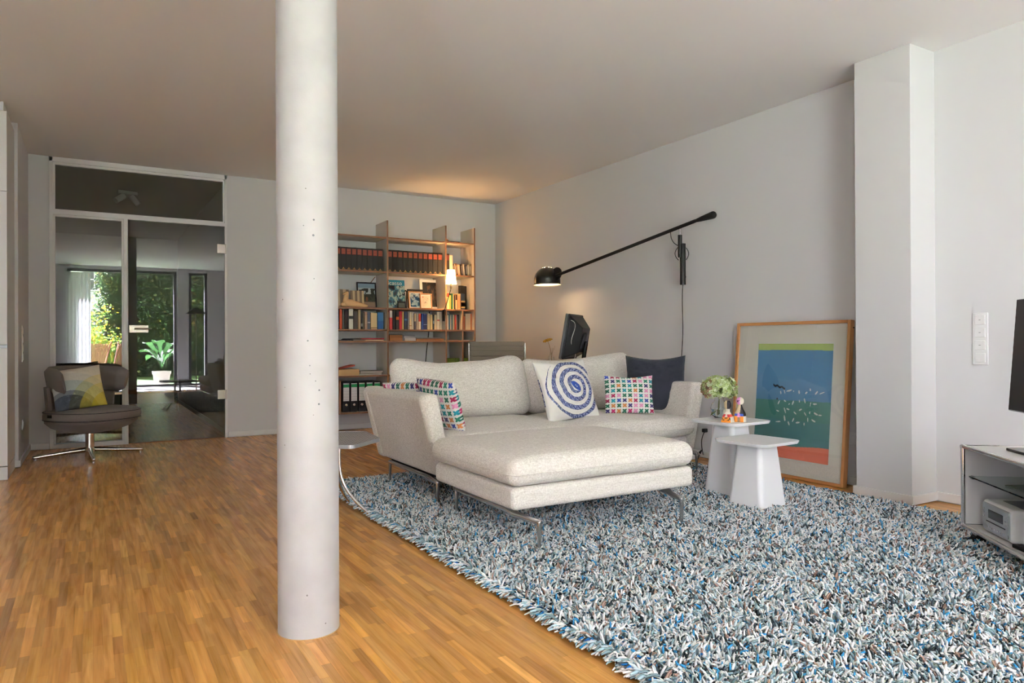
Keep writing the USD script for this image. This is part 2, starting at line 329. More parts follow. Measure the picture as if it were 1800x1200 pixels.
for k in sorted(near):
    s = strips[k]; MB().add(strip_mesh(s), s[4], smooth=False).build('parquet_strip', 'oak_floor', floor)
rest = [s for k, s in enumerate(strips) if k not in near]
V = []; F = []; C = []
for k, s in enumerate(rest):
    v, f = strip_mesh(s); V.append(v); F.append(f+12*k); C.append(np.broadcast_to(s[4], (12, 3)))
pk = write('parquet', np.vstack(V), np.vstack(F), None, np.vstack(C), 'oak_floor', floor); pk.SetCustomDataByKey('kind', 'stuff')

# walls, ceiling, pier, hallway
struct('ceiling', MB().add(box(KX-.1, YF-.1, ZC, XR+.2, YB+.1, ZC+.15), smooth=False), 'ceiling_paint')
struct('wall_back', MB().add(box(XL-.12, YB, 0, -.332, YB+.1, ZC), smooth=False).add(box(1.192, YB, 0, XR+.12, YB+.1, ZC), smooth=False), 'wall_paint')
struct('wall_right', MB().add(box(XR, YF, 0, XR+.12, YB, ZC), smooth=False).add(rbox(XP, P0, 0, XR+.05, P1, ZC, .004), smooth=30), 'wall_paint')
struct('wall_left', MB().add(rbox(XL-.12, 6.70, 0, XL, YB+.02, ZC, .005)), 'wall_paint')
struct('wall_kitchen', MB().add(box(KX, 6.72, 0, XL-.12, 6.84, ZC), smooth=False).add(box(KX-.12, YF, 0, KX, 6.84, ZC), smooth=False), 'kitchen_paint')
struct('baseboard_left', MB().add(rbox(XL, 6.69, .006, XL+.014, YB, .058, .003)).add(rbox(XL-.04, 6.685, .006, XL+.014, 6.70, .058, .003)), 'trim_white')
struct('baseboard_back', MB().add(rbox(XL+.01, YB-.014, .006, -.334, YB, .058, .003)).add(rbox(1.194, YB-.014, .006, XR, YB, .058, .003)), 'trim_white')
struct('baseboard_right', MB().add(rbox(XR-.014, P1, .006, XR, YB-.01, .058, .003)).add(rbox(XR-.014, YF, .006, XR, P0-.01, .058, .003)).add(rbox(XP-.014, P0-.014, .006, XP, P1+.014, .058, .003))
       .add(rbox(XP-.01, P0-.014, .006, XR, P0, .058, .003)).add(rbox(XP-.01, P1, .006, XR, P1+.014, .058, .003)), 'trim_white')
struct('wall_hall', MB().add(box(HX1, YB+.1, 0, HX1+.1, HY, ZC), smooth=False).add(box(HX0-.1, YB+.1, 0, HX0, HY, ZC), smooth=False).add(box(HX0-.1, HY, 0, HX1+.1, HY+.1, ZC), smooth=False), 'hall_paint')
struct('ceiling_hall', MB().add(box(HX0-.1, YB+.1, ZC-.02, HX1+.1, HY+.1, ZC+.1), smooth=False), 'hall_paint')
struct('baseboard_hall', MB().add(rbox(HX1-.014, YB+.11, .006, HX1, HY, .058, .003)).add(rbox(HX0, YB+.11, .006, HX0+.014, HY, .058, .003)), 'trim_white')
# front wall behind the camera, with two floor-to-ceiling windows to the garden
W3, W1, W2 = (-3.6, -2.6), (-0.45, 1.85), (2.1, 2.5)
HEAD = 2.60
fw = MB()
for a, b, z0, z1 in ((KX-.1, W3[0], 0, ZC), (W3[1], W1[0], 0, ZC), (W3[0], W3[1], HEAD, ZC), (W1[1], W2[0], 0, ZC), (W2[1], XR+.12, 0, ZC), (W1[0], W1[1], HEAD, ZC), (W2[0], W2[1], HEAD, ZC)):
    fw.add(box(a, YF-.14, z0, b, YF, z1), smooth=False)
struct('wall_front', fw, 'wall_paint')
struct('balcony', MB().add(rbox(-5.5, YF-.5, ZC+.1, XR+1.5, YF-.13, ZC+.3, .01)), 'wall_paint')
def window(n, a, b, split):
    w = UsdGeom.Xform.Define(stage, f'/World/window_{n}').GetPrim(); w.SetCustomDataByKey('kind', 'structure')
    y0, y1 = YF-.11, YF-.04
    fr = MB().add(rbox(a, y0, 0.0, b, y1, .05, .004)).add(rbox(a, y0, HEAD-.06, b, y1, HEAD, .004)).add(rbox(a, y0, 0, a+.06, y1, HEAD, .004)).add(rbox(b-.06, y0, 0, b, y1, HEAD, .004))
    for s in split: fr.add(rbox(s-.04, y0, 0, s+.04, y1, HEAD, .004))
    fr.build('window_frame', 'window_grey', w)
    xs = [a+.06]+[v for s in split for v in (s-.04, s+.04)]+[b-.06]
    for p, q in zip(xs[::2], xs[1::2]): MB().add(box(p, YF-.078, .05, q, YF-.072, HEAD-.06), smooth=False).build('window_pane', 'pane_glass', w)
window(1, *W1, [0.72]); window(2, *W2, []); window(3, *W3, [])

# ------------------------------------------------------------------ glass partition with door
g = UsdGeom.Xform.Define(stage, '/World/door_1').GetPrim(); tag(g, 'white framed glass partition with a hinged glass door and transom', None, None, 'structure')
DX0, DX1, MX0, MX1 = -.332, 1.192, .247, .300
ya, yb = YB-.012, YB+.075
fr = MB()
fr.add(rbox(DX0, ya, 0, DX0+.030, yb, ZC-.004, .003)).add(rbox(DX0+.028, ya+.014, 0, DX0+.047, yb-.01, 2.61, .002))
fr.add(rbox(DX1-.026, ya, 0, DX1, yb, ZC-.004, .003)).add(rbox(DX1-.04, ya+.014, 2.19, DX1-.024, yb-.01, 2.61, .002))
fr.add(rbox(DX0, ya, 2.625, DX1, yb, ZC-.002, .003)).add(rbox(DX0+.03, ya+.014, 2.604, DX1-.03, yb-.01, 2.628, .002))
fr.add(rbox(DX0+.02, ya, 2.146, DX1-.02, yb, 2.180, .003)).add(rbox(DX0+.03, ya+.014, 2.178, DX1-.03, yb-.01, 2.196, .002)).add(rbox(DX0+.03, ya+.014, 2.128, MX0+.02, yb-.01, 2.148, .002))
fr.add(rbox(MX0+.016, ya, 0, MX1, yb, 2.15, .003)).add(rbox(MX0, ya+.014, 0, MX0+.018, yb-.01, 2.15, .002)).add(rbox(DX0+.02, ya+.002, 0, MX0+.02, yb, .042, .003))
fr.build('door_frame', 'trim_white', g)
MB().add(box(DX0+.046, YB+.028, 2.195, DX1-.038, YB+.036, 2.606), smooth=False).build('transom_pane', 'tinted_pane', g)
MB().add(box(DX0+.046, YB+.028, .041, MX0+.001, YB+.036, 2.13), smooth=False).build('side_pane', 'tinted_pane', g)
DT = TR((1.163, YB+.002, 0), math.radians(.5))      # the leaf hangs half a degree open
leaf = MB().add(box(-.858, -.004, .012, 0, .004, 2.142), smooth=False).build('door_leaf', 'tinted_pane', g, DT)
MB().add(rbox(-.857, -.016, 1.064, -.690, .016, 1.137, .004)).add(cyl((-.812, -.05, 1.1), (-.812, -.01, 1.1), .009)).add(tube(smoothpath([(-.812, -.05, 1.1), (-.80, -.053, 1.1), (-.668, -.054, 1.1)], 10), .0085, 10)).build('door_handle', 'brushed_steel', leaf)
for z in (.44, 1.918):
    MB().add(rbox(-.068, -.014, z-.046, .006, .014, z+.046, .003)).add(rbox(.004, -.012, z-.045, .026, .02, z+.045, .003)).add(cyl((.012, -.012, z-.05), (.012, -.012, z+.05), .006)).build('hinge', 'brushed_steel', leaf)
MB().add(rbox(MX1, YB-.01, 0.0005, DX1-.03, YB+.07, .008, .002)).build('threshold', 'bench_wood', g)

# round concrete column
col = thing('column', 'round white-painted concrete column with pores rising from floor to ceiling', 'column', TR((.623, 2.402, 0)), None, 'structure')
z = np.linspace(0, ZC, 40)
v, f = lathe([(.0993, a) for a in z], 96)
MB().add((v, f), smooth=True).build('shaft', 'concrete_white', col)
rp = MB(); rr = np.random.default_rng(5)
rp.add(lathe([(.0985, .0012), (.1035, .0012), (.1035, -.004), (.0985, -.004)][::-1], 64)); rp.build('sealant_ring', 'cardboard', col)
pits = MB()
for (px, pz, r) in ((.47, 1.35, .0035), (.455, 1.30, .004), (.47, 1.16, .002), (.30, .96, .003), (.60, .80, .0032), (.59, .755, .0035), (.2, 1.33, .002), (.35, .88, .0022), (.5, .83, .002)):
    a = math.radians(-104.5)+(px-.3)*1.2
    pits.add(lathe([(r, -.0006), (r*.9, .0003), (0.0001, .0003)], 10, FR((.0993*math.cos(a), .0993*math.sin(a), pz), (-math.sin(a), math.cos(a), .3), (0, 0, 1))))
pk2 = pits.build('pore', 'grey_metal', col); pk2.SetCustomDataByKey('kind', 'stuff')
# ------------------------------------------------------------------ bookshelf
SY, SD, TB = 7.38, .35, .018     # front plane, depth, board thickness
shelf = thing('bookshelf', 'tall open bookshelf of white boards with plywood edges against the back wall', 'bookshelf')
DIV = [2.085, 2.783, 3.484, 3.852]
LEV = [2.102, 1.726, 1.331, 1.095, .971, .601, .212]    # middles of the boards
for x in DIV: MB().add(rbox(x-TB/2, SY, 0, x+TB/2, YB-.002, 2.293, .0012, 1)).build('side_panel', 'shelf_board', shelf)
for a, b in zip(DIV[:-1], DIV[1:]):
    for zz in LEV: MB().add(rbox(a+TB/2, SY+.002, zz-TB/2, b-TB/2, YB-.002, zz+TB/2, .0012, 1)).build('board', 'shelf_board', shelf)
MB().add(rbox(3.688, SY+.004, .61, 3.706, YB-.004, 1.322, .0012, 1)).build('divider', 'shelf_board', shelf)
MB().add(rbox(2.24, SY+.004, .221, 2.262, YB-.06, .56, .0012, 1)).build('divider', 'shelf_board', shelf)
BT = [z+TB/2 for z in LEV]   # tops of the boards

def sp(col): return np.array(lin(*col))
def book(name, label, cat, x0, x1, z, h, col, bands=(), y=7.432, d=.15, group=None, lean=0., inset=.0008):
    """a standing book: cloth spine and boards, paper block; bands: (z0, z1, colour) printed on the spine as fractions of its height"""
    w = x1-x0-.0012; cx = (x0+x1)/2
    t = thing(name, label, cat, TR((cx, y, z))@(TR(rz=0)@np.array([[math.cos(lean), 0, math.sin(lean), 0], [0, 1, 0, 0], [-math.sin(lean), 0, math.cos(lean), 0], [0, 0, 0, 1.]])), group)
    c = sp(col); th = min(.0028, w*.2)
    cv = MB().add(rbox(-w/2, 0, .0, w/2, .006, h, .003, 2), c).add(rbox(-w/2, .003, 0, -w/2+th, d, h, .001, 1), c).add(rbox(w/2-th, .003, 0, w/2, d, h, .001, 1), c)
    cv.build('cover', 'book_cloth', t)
    MB().add(box(-w/2+th, .006, .003, w/2-th, d-.003, h-.003), smooth=False).build('pages', 'paper', t)
    for b0, b1, bc in bands: MB().add(rbox(-w/2+inset, -.0006, b0*h, w/2-inset, .004, b1*h, .0015, 1), sp(bc)).build('spine_label', 'book_cloth', t)
    return t
# the two long rows of matching reference volumes
def volume(x0, x1, label, group):
    h, w = .243, x1-x0
    t = book('encyclopedia', label, 'book', x0, x1, BT[1], h, (13, 12, 12), ((.68, .93, (126, 42, 36)),), 7.415, .19, group, 0., .0065)
    m = MB()
    for zz in (.72, .77, .83, .885): m.add(box(-w*.3, -.0012, zz*h, w*.3, .002, zz*h+.004), sp((150, 96, 60)), False)
    m.add(box(-w*.28, -.0012, .035*h, w*.28, .002, .06*h), sp((150, 112, 60)), False).add(prism([(-w*.14, 0), (w*.14, 0), (0, .016)], -.001, .0015, FR((0, 0, .065*h), (1, 0, 0), (0, 0, 1))), sp((150, 112, 60)), False)
    m.build('gilt_lettering', 'book_cloth', t).SetCustomDataByKey('kind', 'stuff')
    return t
VL = 'black volume with red spine label and gilt lettering in the matching encyclopedia rows'
ORD = ['first', 'second', 'third', 'fourth', 'fifth', 'sixth', 'seventh', 'eighth', 'ninth', 'tenth', 'eleventh']
vol0 = volume(2.682, 2.742, 'black encyclopedia volume with red label, first from the divider in the bay beside the column', 'matching encyclopedia volumes')
for k in range(10): dup(vol0, f'black encyclopedia volume with red label, {ORD[10-k]} from the divider in the bay beside the column', TR((2.127+.0585*k, 7.415, BT[1])))
for k in range(11): dup(vol0, f'black encyclopedia volume with red label, {ORD[k]} in the middle bay counting away from the column', TR((2.822+.0605*k, 7.415, BT[1])))
book('encyclopedia', 'single black volume with red label beside the white book above the clip lamp', 'book', 3.505, 3.545, BT[1], .243, (13, 12, 12), ((.68, .93, (92, 30, 27)),), 7.415, .19, None, 0., .005)
book('hardback_book', 'tall white book standing above the lit clip lamp', 'book', 3.547, 3.596, BT[1], .232, (214, 196, 172))
cds = [(3.602, 3.627, (70, 44, 32)), (3.63, 3.643, (206, 176, 140)), (3.646, 3.662, (120, 84, 60)), (3.666, 3.70, (212, 168, 118)), (3.712, 3.735, (60, 48, 40)), (3.738, 3.758, (196, 170, 140)), (3.762, 3.786, (40, 34, 30)), (3.79, 3.803, (186, 170, 140)), (3.807, 3.84, (116, 104, 74))]
cdw = ['dark brown', 'pale', 'brown', 'tan', 'dark', 'cream', 'black', 'beige', 'olive']
for k, ((a, b, c), wd) in enumerate(zip(cds, cdw)):
    t = thing('disc_case', f'{wd} disc case in the short row below the top of the narrow bay', 'disc case', TR(((a+b)/2, 7.44, BT[1]))@np.array([[1, 0, -.10 if k < 6 else 0, 0], [0, 1, 0, 0], [0, 0, 1, 0], [0, 0, 0, 1.]]), 'disc cases in the narrow bay')
    w = b-a
    MB().add(rbox(-w/2, 0, 0, w/2, .125, .128+.006*(k % 3), .0015, 1), sp(c)).build('case', 'gloss_print', t)
    MB().add(box(-w*.36, -.0008, .02, w*.36, .002, .115), sp(tuple(int(q*.6+80) for q in c)), False).build('spine_card', 'gloss_print', t)

CN = lambda *a: a
rowC_left = [(2.10, 2.15, 'dark green', (40, 60, 50), .21, ()), (2.153, 2.20, 'grey', (120, 116, 110), .2, ()), (2.203, 2.235, 'white', (214, 208, 196), .2, ()),
    (2.238, 2.26, 'navy', (34, 40, 66), .215, ((.3, .36, (120, 60, 60)),)), (2.263, 2.292, 'orange-red', (196, 78, 42), .215, ()), (2.294, 2.319, 'dark grey', (62, 58, 54), .21, ()), (2.321, 2.362, 'brown-black', (38, 30, 30), .21, ((.1, .9, (50, 34, 34)),)),
    (2.366, 2.414, 'white with a dark emblem', (226, 228, 214), .222, ((.5, .64, (40, 44, 44)),)), (2.418, 2.464, 'dark taupe', (72, 64, 58), .2, ()), (2.468, 2.495, 'tan', (196, 168, 132), .212, ()), (2.497, 2.518, 'black', (24, 26, 34), .21, ((.14, .3, (160, 160, 160)),)),
    (2.520, 2.536, 'mossy grey', (110, 108, 88), .18, ()), (2.538, 2.570, 'beige pink', (178, 146, 126), .19, ((.3, .8, (190, 160, 140)),)), (2.573, 2.608, 'slate blue', (88, 96, 116), .186, ((.36, .44, (200, 200, 210)),)), (2.611, 2.683, 'thick cream', (226, 196, 142), .18, ((.06, .13, (150, 116, 80)),)),
    (2.686, 2.752, 'thick blue', (58, 112, 160), .187, ((.0, .5, (30, 84, 136)),)), (2.755, 2.771, 'olive brown', (70, 62, 44), .185, ())]
rowC_mid = [(2.797, 2.820, 'grey white', (176, 174, 168), .19, ((.5, .9, (210, 206, 198)),)), (2.824, 2.858, 'red and white', (196, 60, 62), .21, ((.62, .99, (222, 214, 200)),)), (2.862, 2.894, 'tall black', (24, 24, 28), .213, ()), (2.896, 2.934, 'black with an orange disc', (24, 22, 22), .213, ((.5, .66, (206, 100, 40)),)),
    (2.937, 2.971, 'red', (186, 30, 46), .205, ()), (2.974, 2.994, 'yellow cream', (214, 190, 116), .20, ()), (2.997, 3.034, 'navy', (36, 44, 72), .2, ((.5, .6, (70, 110, 150)),)), (3.036, 3.055, 'grey', (128, 124, 128), .2, ()), (3.058, 3.088, 'cream', (214, 194, 164), .197, ((.2, .24, (160, 100, 60)),)), (3.090, 3.110, 'off-white', (224, 214, 196), .197, ()),
    (3.113, 3.139, 'cream and dark', (72, 70, 74), .185, ((.5, .98, (208, 190, 150)),)), (3.142, 3.167, 'grey beige', (176, 160, 144), .185, ()), (3.170, 3.200, 'red over white', (224, 208, 186), .183, ((.5, .98, (206, 60, 36)),)), (3.204, 3.226, 'royal blue', (28, 66, 132), .182, ()), (3.229, 3.275, 'thick navy', (36, 42, 88), .18, ((.3, .34, (140, 150, 190)),)),
    (3.278, 3.308, 'pale cream', (214, 190, 150), .184, ()), (3.311, 3.339, 'yellowish', (220, 194, 136), .17, ()), (3.342, 3.360, 'dark teal', (42, 60, 66), .17, ((.4, .6, (130, 150, 160)),)), (3.364, 3.391, 'ivory', (222, 200, 164), .172, ()), (3.394, 3.428, 'off-white with a red band', (226, 212, 192), .205, ((.5, .56, (190, 40, 50)),)), (3.430, 3.455, 'plain off-white', (222, 208, 188), .205, ())]
rowC_small = [(3.520, 3.541, 'white', (206, 196, 180), .172, ()), (3.544, 3.561, 'teal', (24, 92, 116), .178, ()), (3.563, 3.576, 'cream', (208, 194, 172), .176, ()), (3.578, 3.595, 'blue-green', (30, 84, 96), .176, ()), (3.597, 3.617, 'buff', (206, 180, 144), .174, ()), (3.619, 3.640, 'brick red', (176, 58, 46), .176, ()), (3.643, 3.655, 'grey', (150, 144, 134), .174, ()), (3.657, 3.671, 'black', (26, 26, 28), .176, ())]
rowC_end = [(3.714, 3.752, 'rust', (156, 72, 36), .16, ()), (3.755, 3.826, 'thick cream with a black flower', (204, 180, 150), .19, ()), (3.829, 3.840, 'orange', (224, 106, 36), .19, ())]
rowB_small = [(3.524, 3.560, 'white with red top', (232, 206, 160), .19, ((.75, .98, (170, 50, 40)),)), (3.563, 3.584, 'yellow orange', (238, 176, 84), .165, ()), (3.586, 3.607, 'green', (30, 86, 62), .185, ()), (3.609, 3.620, 'cream', (216, 186, 136), .185, ()), (3.622, 3.634, 'black', (30, 26, 28), .17, ()), (3.637, 3.661, 'dark and cream', (214, 176, 126), .18, ((.62, .98, (52, 34, 30)),)), (3.664, 3.705, 'brown and cream', (206, 160, 112), .185, ((.1, .9, (190, 140, 98)),)), (3.708, 3.764, 'patterned dark teal', (36, 44, 56), .19, ((.1, .55, (186, 154, 112)), (.18, .46, (44, 50, 76))))]
def row(books, z, where, group, y0=7.432):
    rg = np.random.default_rng(len(books))
    for k, (a, b, nm, c, h, bands) in enumerate(books):
        l = books[k-1][2] if k else None; r_ = books[k+1][2] if k+1 < len(books) else None
        lab = f'{nm} book {where}'
        for cand in (f'{nm} book between the {l} and {r_} ones {where}' if l and r_ else lab, f'{nm} book next to the {l or r_} one {where}'):
            if len(cand.split()) <= 16: lab = cand; break
        book('book', lab, 'book', a, b, z, h, c, bands, y0+rg.uniform(0, .01), min(.17, h*.75), group)
row(rowC_left, BT[3], 'in the row under the wooden dove', 'books under the wooden dove')
row(rowC_mid, BT[3], 'in the row under the framed pictures', 'books under the framed pictures')
row(rowC_small, BT[3], 'in the small compartment under the clip lamp', 'books under the clip lamp')
row(rowC_end, BT[3], 'in the end compartment of the narrow bay', 'books in the end compartment')
row(rowB_small, BT[2], 'beside the clip lamp shade in the narrow bay', 'books beside the clip lamp', 7.45)
fl = MB(); T0 = FR((3.790, 7.4305, BT[3]), (1, 0, 0), (0, 0, 1))
tb = thing('big_black_book', 'big black book standing turned beside the patterned dark teal book', 'book', TR((3.79, 7.53, BT[2]), math.radians(38)))
MB().add(rbox(-.09, 0, 0, .09, .035, .285, .003, 1)).build('cover', 'black_plastic', tb); MB().add(box(-.088, .004, -.0, .0885, .031, .2865), smooth=False).build('pages', 'paper', tb)

# framed things and the poster book standing on the third board
def canvas(w, h, fn, n=90, th=.003):
    """flat print as one sheet: fn(u, v) -> colours, u and v from 0 to 1"""
    nu = n; nv = max(2, int(n*h/w)); u, v = np.meshgrid(np.linspace(0, 1, nu), np.linspace(0, 1, nv), indexing='ij')
    P = np.stack([(u-.5)*w, np.zeros_like(u), v*h], -1); vv, ff = grid(P)
    return vv, ff, fn(u.ravel(), v.ravel())
def put(mb, vft, off=(0, 0, 0)):
    v, f, c = vft; v = v+np.asarray(off); fn = np.repeat([[0, -1., 0]], len(v), 0); mb.p.append((v, f, fn, c)); return mb
def frame_thing(name, label, cat, x, y, z, w, h, bw, fmat, fn, rz=0, matw=0., group=None, lean=.12, dep=.014, sheet='picture'):
    t = thing(name, label, cat, TR((x, y, z), rz, -lean), group)
    f = MB()
    for a in ((-w/2, 0, -w/2+bw, h), (w/2-bw, 0, w/2, h), (-w/2+bw, 0, w/2-bw, bw), (-w/2+bw, h-bw, w/2-bw, h)): f.add(rbox(a[0], 0, a[1], a[2], dep, a[3], .0015, 1))
    f.build('frame', fmat, t)
    MB().add(box(-w/2+.002, dep*.6, .002, w/2-.002, dep-.001, h-.002), smooth=False).build('backing', 'mat_board', t)
    m = MB(); put(m, canvas(w-2*bw-2*matw, h-2*bw-2*matw, fn), (0, dep*.55-.001, bw+matw)); m.build(sheet, 'print', t)
    return t
def n2(u, v, s, seed): return meshkit.fbm(np.stack([u*s, v*s, np.zeros_like(u)], -1), 3, seed)
def art_blue(u, v):
    c = np.where((n2(u, v, 5, 3) > .52)[:, None], sp((196, 214, 214)), sp((40, 92, 130))); c[np.abs(n2(u, v, 7, 8)-.5) < .035] = sp((26, 50, 74)); return c
def art_dark(u, v):
    c = np.repeat([sp((22, 18, 17))], len(u), 0); k = n2(u*3, v, 5, 4); c[k > .62] = sp((92, 62, 44)); return c
def art_sketch(u, v):
    c = np.repeat([sp((222, 202, 176))], len(u), 0); m = (np.abs(n2(u, v, 7, 12)-.5) < .03) & (np.hypot(u-.5-.15*(v-.5), v-.55) < .33); c[m] = sp((90, 66, 60)); c[(np.hypot(u-.15, v-.86) < .06)] = sp((200, 90, 80)); return c
def art_land(u, v):
    c = np.where((v > .55)[:, None], sp((176, 186, 186)), sp((60, 60, 48))); c[(n2(u, v, 6, 2) > .52) & (v < .8) & (v > .3)] = sp((40, 42, 34)); c[(v < .22)] = sp((150, 120, 100)); c[(v > .82)] = sp((128, 150, 164)); c[np.hypot((u-.5)/.6, (v-.34)) < .1] = sp((128, 76, 50)); return c
def poster_art(u, v):
    k = n2(u*1.3, v, 4, 21); c = np.where((k > .5)[:, None], sp((62, 120, 136)), sp((28, 62, 84))); c[k > .58] = sp((150, 176, 168)); c[(k < .40)] = sp((18, 30, 44)); c[(np.abs(n2(u, v, 6, 33)-.5) < .03)] = sp((14, 22, 32))
    c[v > .80] = sp((20, 120, 146)); c[(u < .22) & (v < .38)] = sp((0, 116, 140)); return c
pb = thing('poster_book', 'large teal art book with white lettering leaning behind the small black frame', 'book', TR((2.922, 7.53, BT[2]), 0, -.10))
m = MB(); put(m, canvas(.256, .325, poster_art)); m.build('cover_print', 'print', pb)
MB().add(box(-.128, .001, 0, .128, .02, .325), smooth=False).build('book_block', 'paper', pb)
lt = meshkit.text_mesh('Picasso', .034, .0006); lt.apply_translation((-lt.bounds[0][0], 0, 0)); s = .19/lt.bounds[1][0]
MB().add(moved(lt, FR((-.098, -.0008, .268), (1, 0, 0), (0, 0, 1))@np.diag([s, s, 1, 1.])), smooth=False).build('lettering', 'paper', pb)
frame_thing('small_black_frame', 'small black frame with a grey face in front of the teal art book', 'picture frame', 2.978, 7.45, BT[2], .098, .078, .011, 'black_plastic', lambda u, v: np.repeat([sp((70, 74, 70))], len(u), 0))
frame_thing('photo_frame', 'wooden framed blue and white picture before the black frame', 'picture frame', 3.160, 7.48, BT[2], .175, .20, .012, 'oak_frame', art_blue, 0, .012)
frame_thing('photo_frame', 'wooden framed pale flower sketch beside the blue picture', 'picture frame', 3.266, 7.435, BT[2], .146, .176, .011, 'oak_frame', art_sketch, 0, .012)
frame_thing('black_frame', 'black frame half hidden behind the wooden framed blue picture', 'picture frame', 3.178, 7.53, BT[2], .19, .228, .014, 'black_plastic', art_dark)
frame_thing('white_frame', 'large white framed dark picture near the clip lamp', 'picture frame', 3.398, 7.60, BT[2], .262, .355, .034, 'white_lacquer', art_dark)
bt = thing('bow_ornament', 'tiny black bow tie ornament beside the teal art book', 'ornament', TR((3.075, 7.56, 1.545)))
MB().add(prism([(-.022, -.012), (0, -.003), (.022, -.012), (.022, .012), (0, .003), (-.022, .012)], 0, .004, FR((0, 0, 0), (1, 0, 0), (0, 0, 1)))).add(box(-.003, .0, -.205, .003, .004, .0)).build('bow', 'black_plastic', bt)
frame_thing('framed_magazine', 'landscape magazine in a dark frame behind the wooden dove', 'magazine', 2.618, 7.57, BT[2], .222, .29, .014, 'black_plastic', art_land)
MB_ = thing('calendar_photo', 'pale postcards standing behind the dove head', 'postcards', TR((2.33, 7.56, BT[2]), .1, -.1))
m = MB(); put(m, canvas(.17, .2, lambda u, v: np.where((np.floor(u*5) % 2 > 0)[:, None], sp((206, 178, 146)), sp((132, 112, 92))))); m.build('card', 'print', MB_); MB().add(box(-.085, .001, 0, .085, .006, .2), smooth=False).build('card_back', 'paper', MB_)
MB_ = thing('calendar_photo', 'tan striped postcards standing behind the dove tail', 'postcards', TR((2.50, 7.55, BT[2]), -.05, -.1))
m = MB(); put(m, canvas(.15, .19, lambda u, v: np.where((np.floor(u*6) % 2 > 0)[:, None], sp((196, 172, 132)), sp((120, 98, 76))))); m.build('card', 'print', MB_); MB().add(box(-.075, .001, 0, .075, .006, .19), smooth=False).build('card_back', 'paper', MB_)
st = thing('wooden_stick', 'thin dark stick poking up above the landscape magazine', 'stick', None)
MB().add(cyl((2.60, 7.66, 1.52), (2.72, 7.60, 1.692), .004, 8)).build('stick', 'teak', st)
dv = thing('wooden_dove', 'carved pale wooden dove sitting before the postcards', 'ornament', TR((2.43, 7.44, BT[2]))@np.diag([1.18, 1.2, 1.3, 1.]))
MB().add(trimesh.Trimesh(*(lambda m: (m.vert_properties[:, :3], m.tri_verts))(manifold3d.Manifold.batch_boolean([
    hull(((-.075, 0, .035), .032), ((-.02, 0, .032), .03)), hull(((-.03, 0, .032), .03), ((.115, 0, .014), .011)), hull(((-.085, 0, .05), .024), ((-.072, 0, .11), .017)), hull(((-.072, 0, .112), .018), ((-.108, 0, .106), .004)), hull(((-.115, 0, .02), .016), ((-.07, 0, .03), .028))], manifold3d.OpType.Add).refine_to_length(.008).to_mesh()), process=False), smooth=60).build('body', 'pale_wood', dv)
# fourth and fifth boards: papers, boxes; files at the bottom
def slab_stack(name, label, cat, x, y, z, w, d, sheets, rz=0, group=None):
    t = thing(name, label, cat, TR((x, y, z), rz), group); zz = 0; rg = np.random.default_rng(int(x*1000))
    for k, (th, c, pn) in enumerate(sheets):
        a = rg.uniform(-.04, .04); T = TR((rg.uniform(-.008, .008), rg.uniform(-.008, .008), zz), a)
        MB().add(moved(rbox(-w/2, -d/2, 0, w/2, d/2, th, .001, 1), T), sp(c)).build(pn, 'print', t); zz += th
    return t
slab_stack('magazine_stack', 'red and cream magazines lying flat under the thick blue book', 'magazines', 2.62, 7.54, BT[4], .27, .2, [(.012, (226, 206, 170), 'magazine'), (.004, (40, 36, 36), 'magazine'), (.012, (176, 30, 46), 'magazine')])
slab_stack('magazine_stack', 'dark magazines fanned flat next to the red magazine', 'magazines', 2.47, 7.55, BT[4], .2, .24, [(.006, (60, 56, 56), 'magazine'), (.006, (170, 160, 150), 'magazine'), (.008, (38, 40, 46), 'magazine'), (.006, (30, 30, 34), 'magazine')], .2)
slab_stack('notebook', 'thin black notebook lying flat on the fifth board near the column', 'notebook', 2.30, 7.5, BT[4], .14, .2, [(.006, (30, 30, 32), 'cover'), (.004, (30, 30, 32), 'cover')])
wb = thing('wooden_box', 'brown wooden box with dark books on it in the middle bay', 'box', TR((2.885, 7.52, BT[4])))
MB().add(rbox(-.075, -.12, 0, .075, .12, .062, .003)).build('body', 'bench_wood', wb); MB().add(rbox(-.077, -.122, .034, .077, .122, .037, .001, 1)).build('lid_seam', 'teak', wb)
slab_stack('book_pile', 'dark teal folder lying on the brown wooden box', 'folder', 2.885, 7.52, BT[4]+.0625, .17, .22, [(.008, (44, 66, 76), 'folder')])
slab_stack('paper_stack', 'loose white papers beside the brown wooden box', 'papers', 3.04, 7.52, BT[4], .14, .21, [(.03, (206, 202, 200), 'sheet'), (.012, (190, 188, 190), 'sheet'), (.01, (196, 196, 200), 'sheet'), (.006, (70, 72, 80), 'sheet')], .15)
wb = thing('wooden_tray', 'long flat wooden tray carrying thin papers in the middle bay', 'tray', TR((3.30, 7.53, BT[4])))
MB().add(rbox(-.17, -.12, 0, .17, .12, .022, .003)).build('body', 'bench_wood', wb)
slab_stack('paper_stack', 'thin grey papers lying on the long wooden tray', 'papers', 3.30, 7.54, BT[4]+.0225, .30, .2, [(.004, (70, 66, 66), 'sheet'), (.007, (180, 176, 172), 'sheet')])
slab_stack('paper_stack', 'thin pale leaflet in the empty compartment below the small book row', 'papers', 3.59, 7.52, BT[4], .15, .2, [(.004, (176, 160, 140), 'sheet'), (.004, (150, 120, 96), 'sheet')])
slab_stack('paper_stack', 'thin pale leaflet in the empty end compartment beside the office chair', 'papers', 3.77, 7.52, BT[4], .08, .2, [(.006, (210, 200, 186), 'sheet')])
wb = thing('wooden_box', 'light wooden box holding a red folder above the ring binders', 'box', TR((2.355, 7.52, BT[5])))
MB().add(rbox(-.112, -.12, 0, .112, .12, .066, .002)).build('body', 'cardboard', wb)
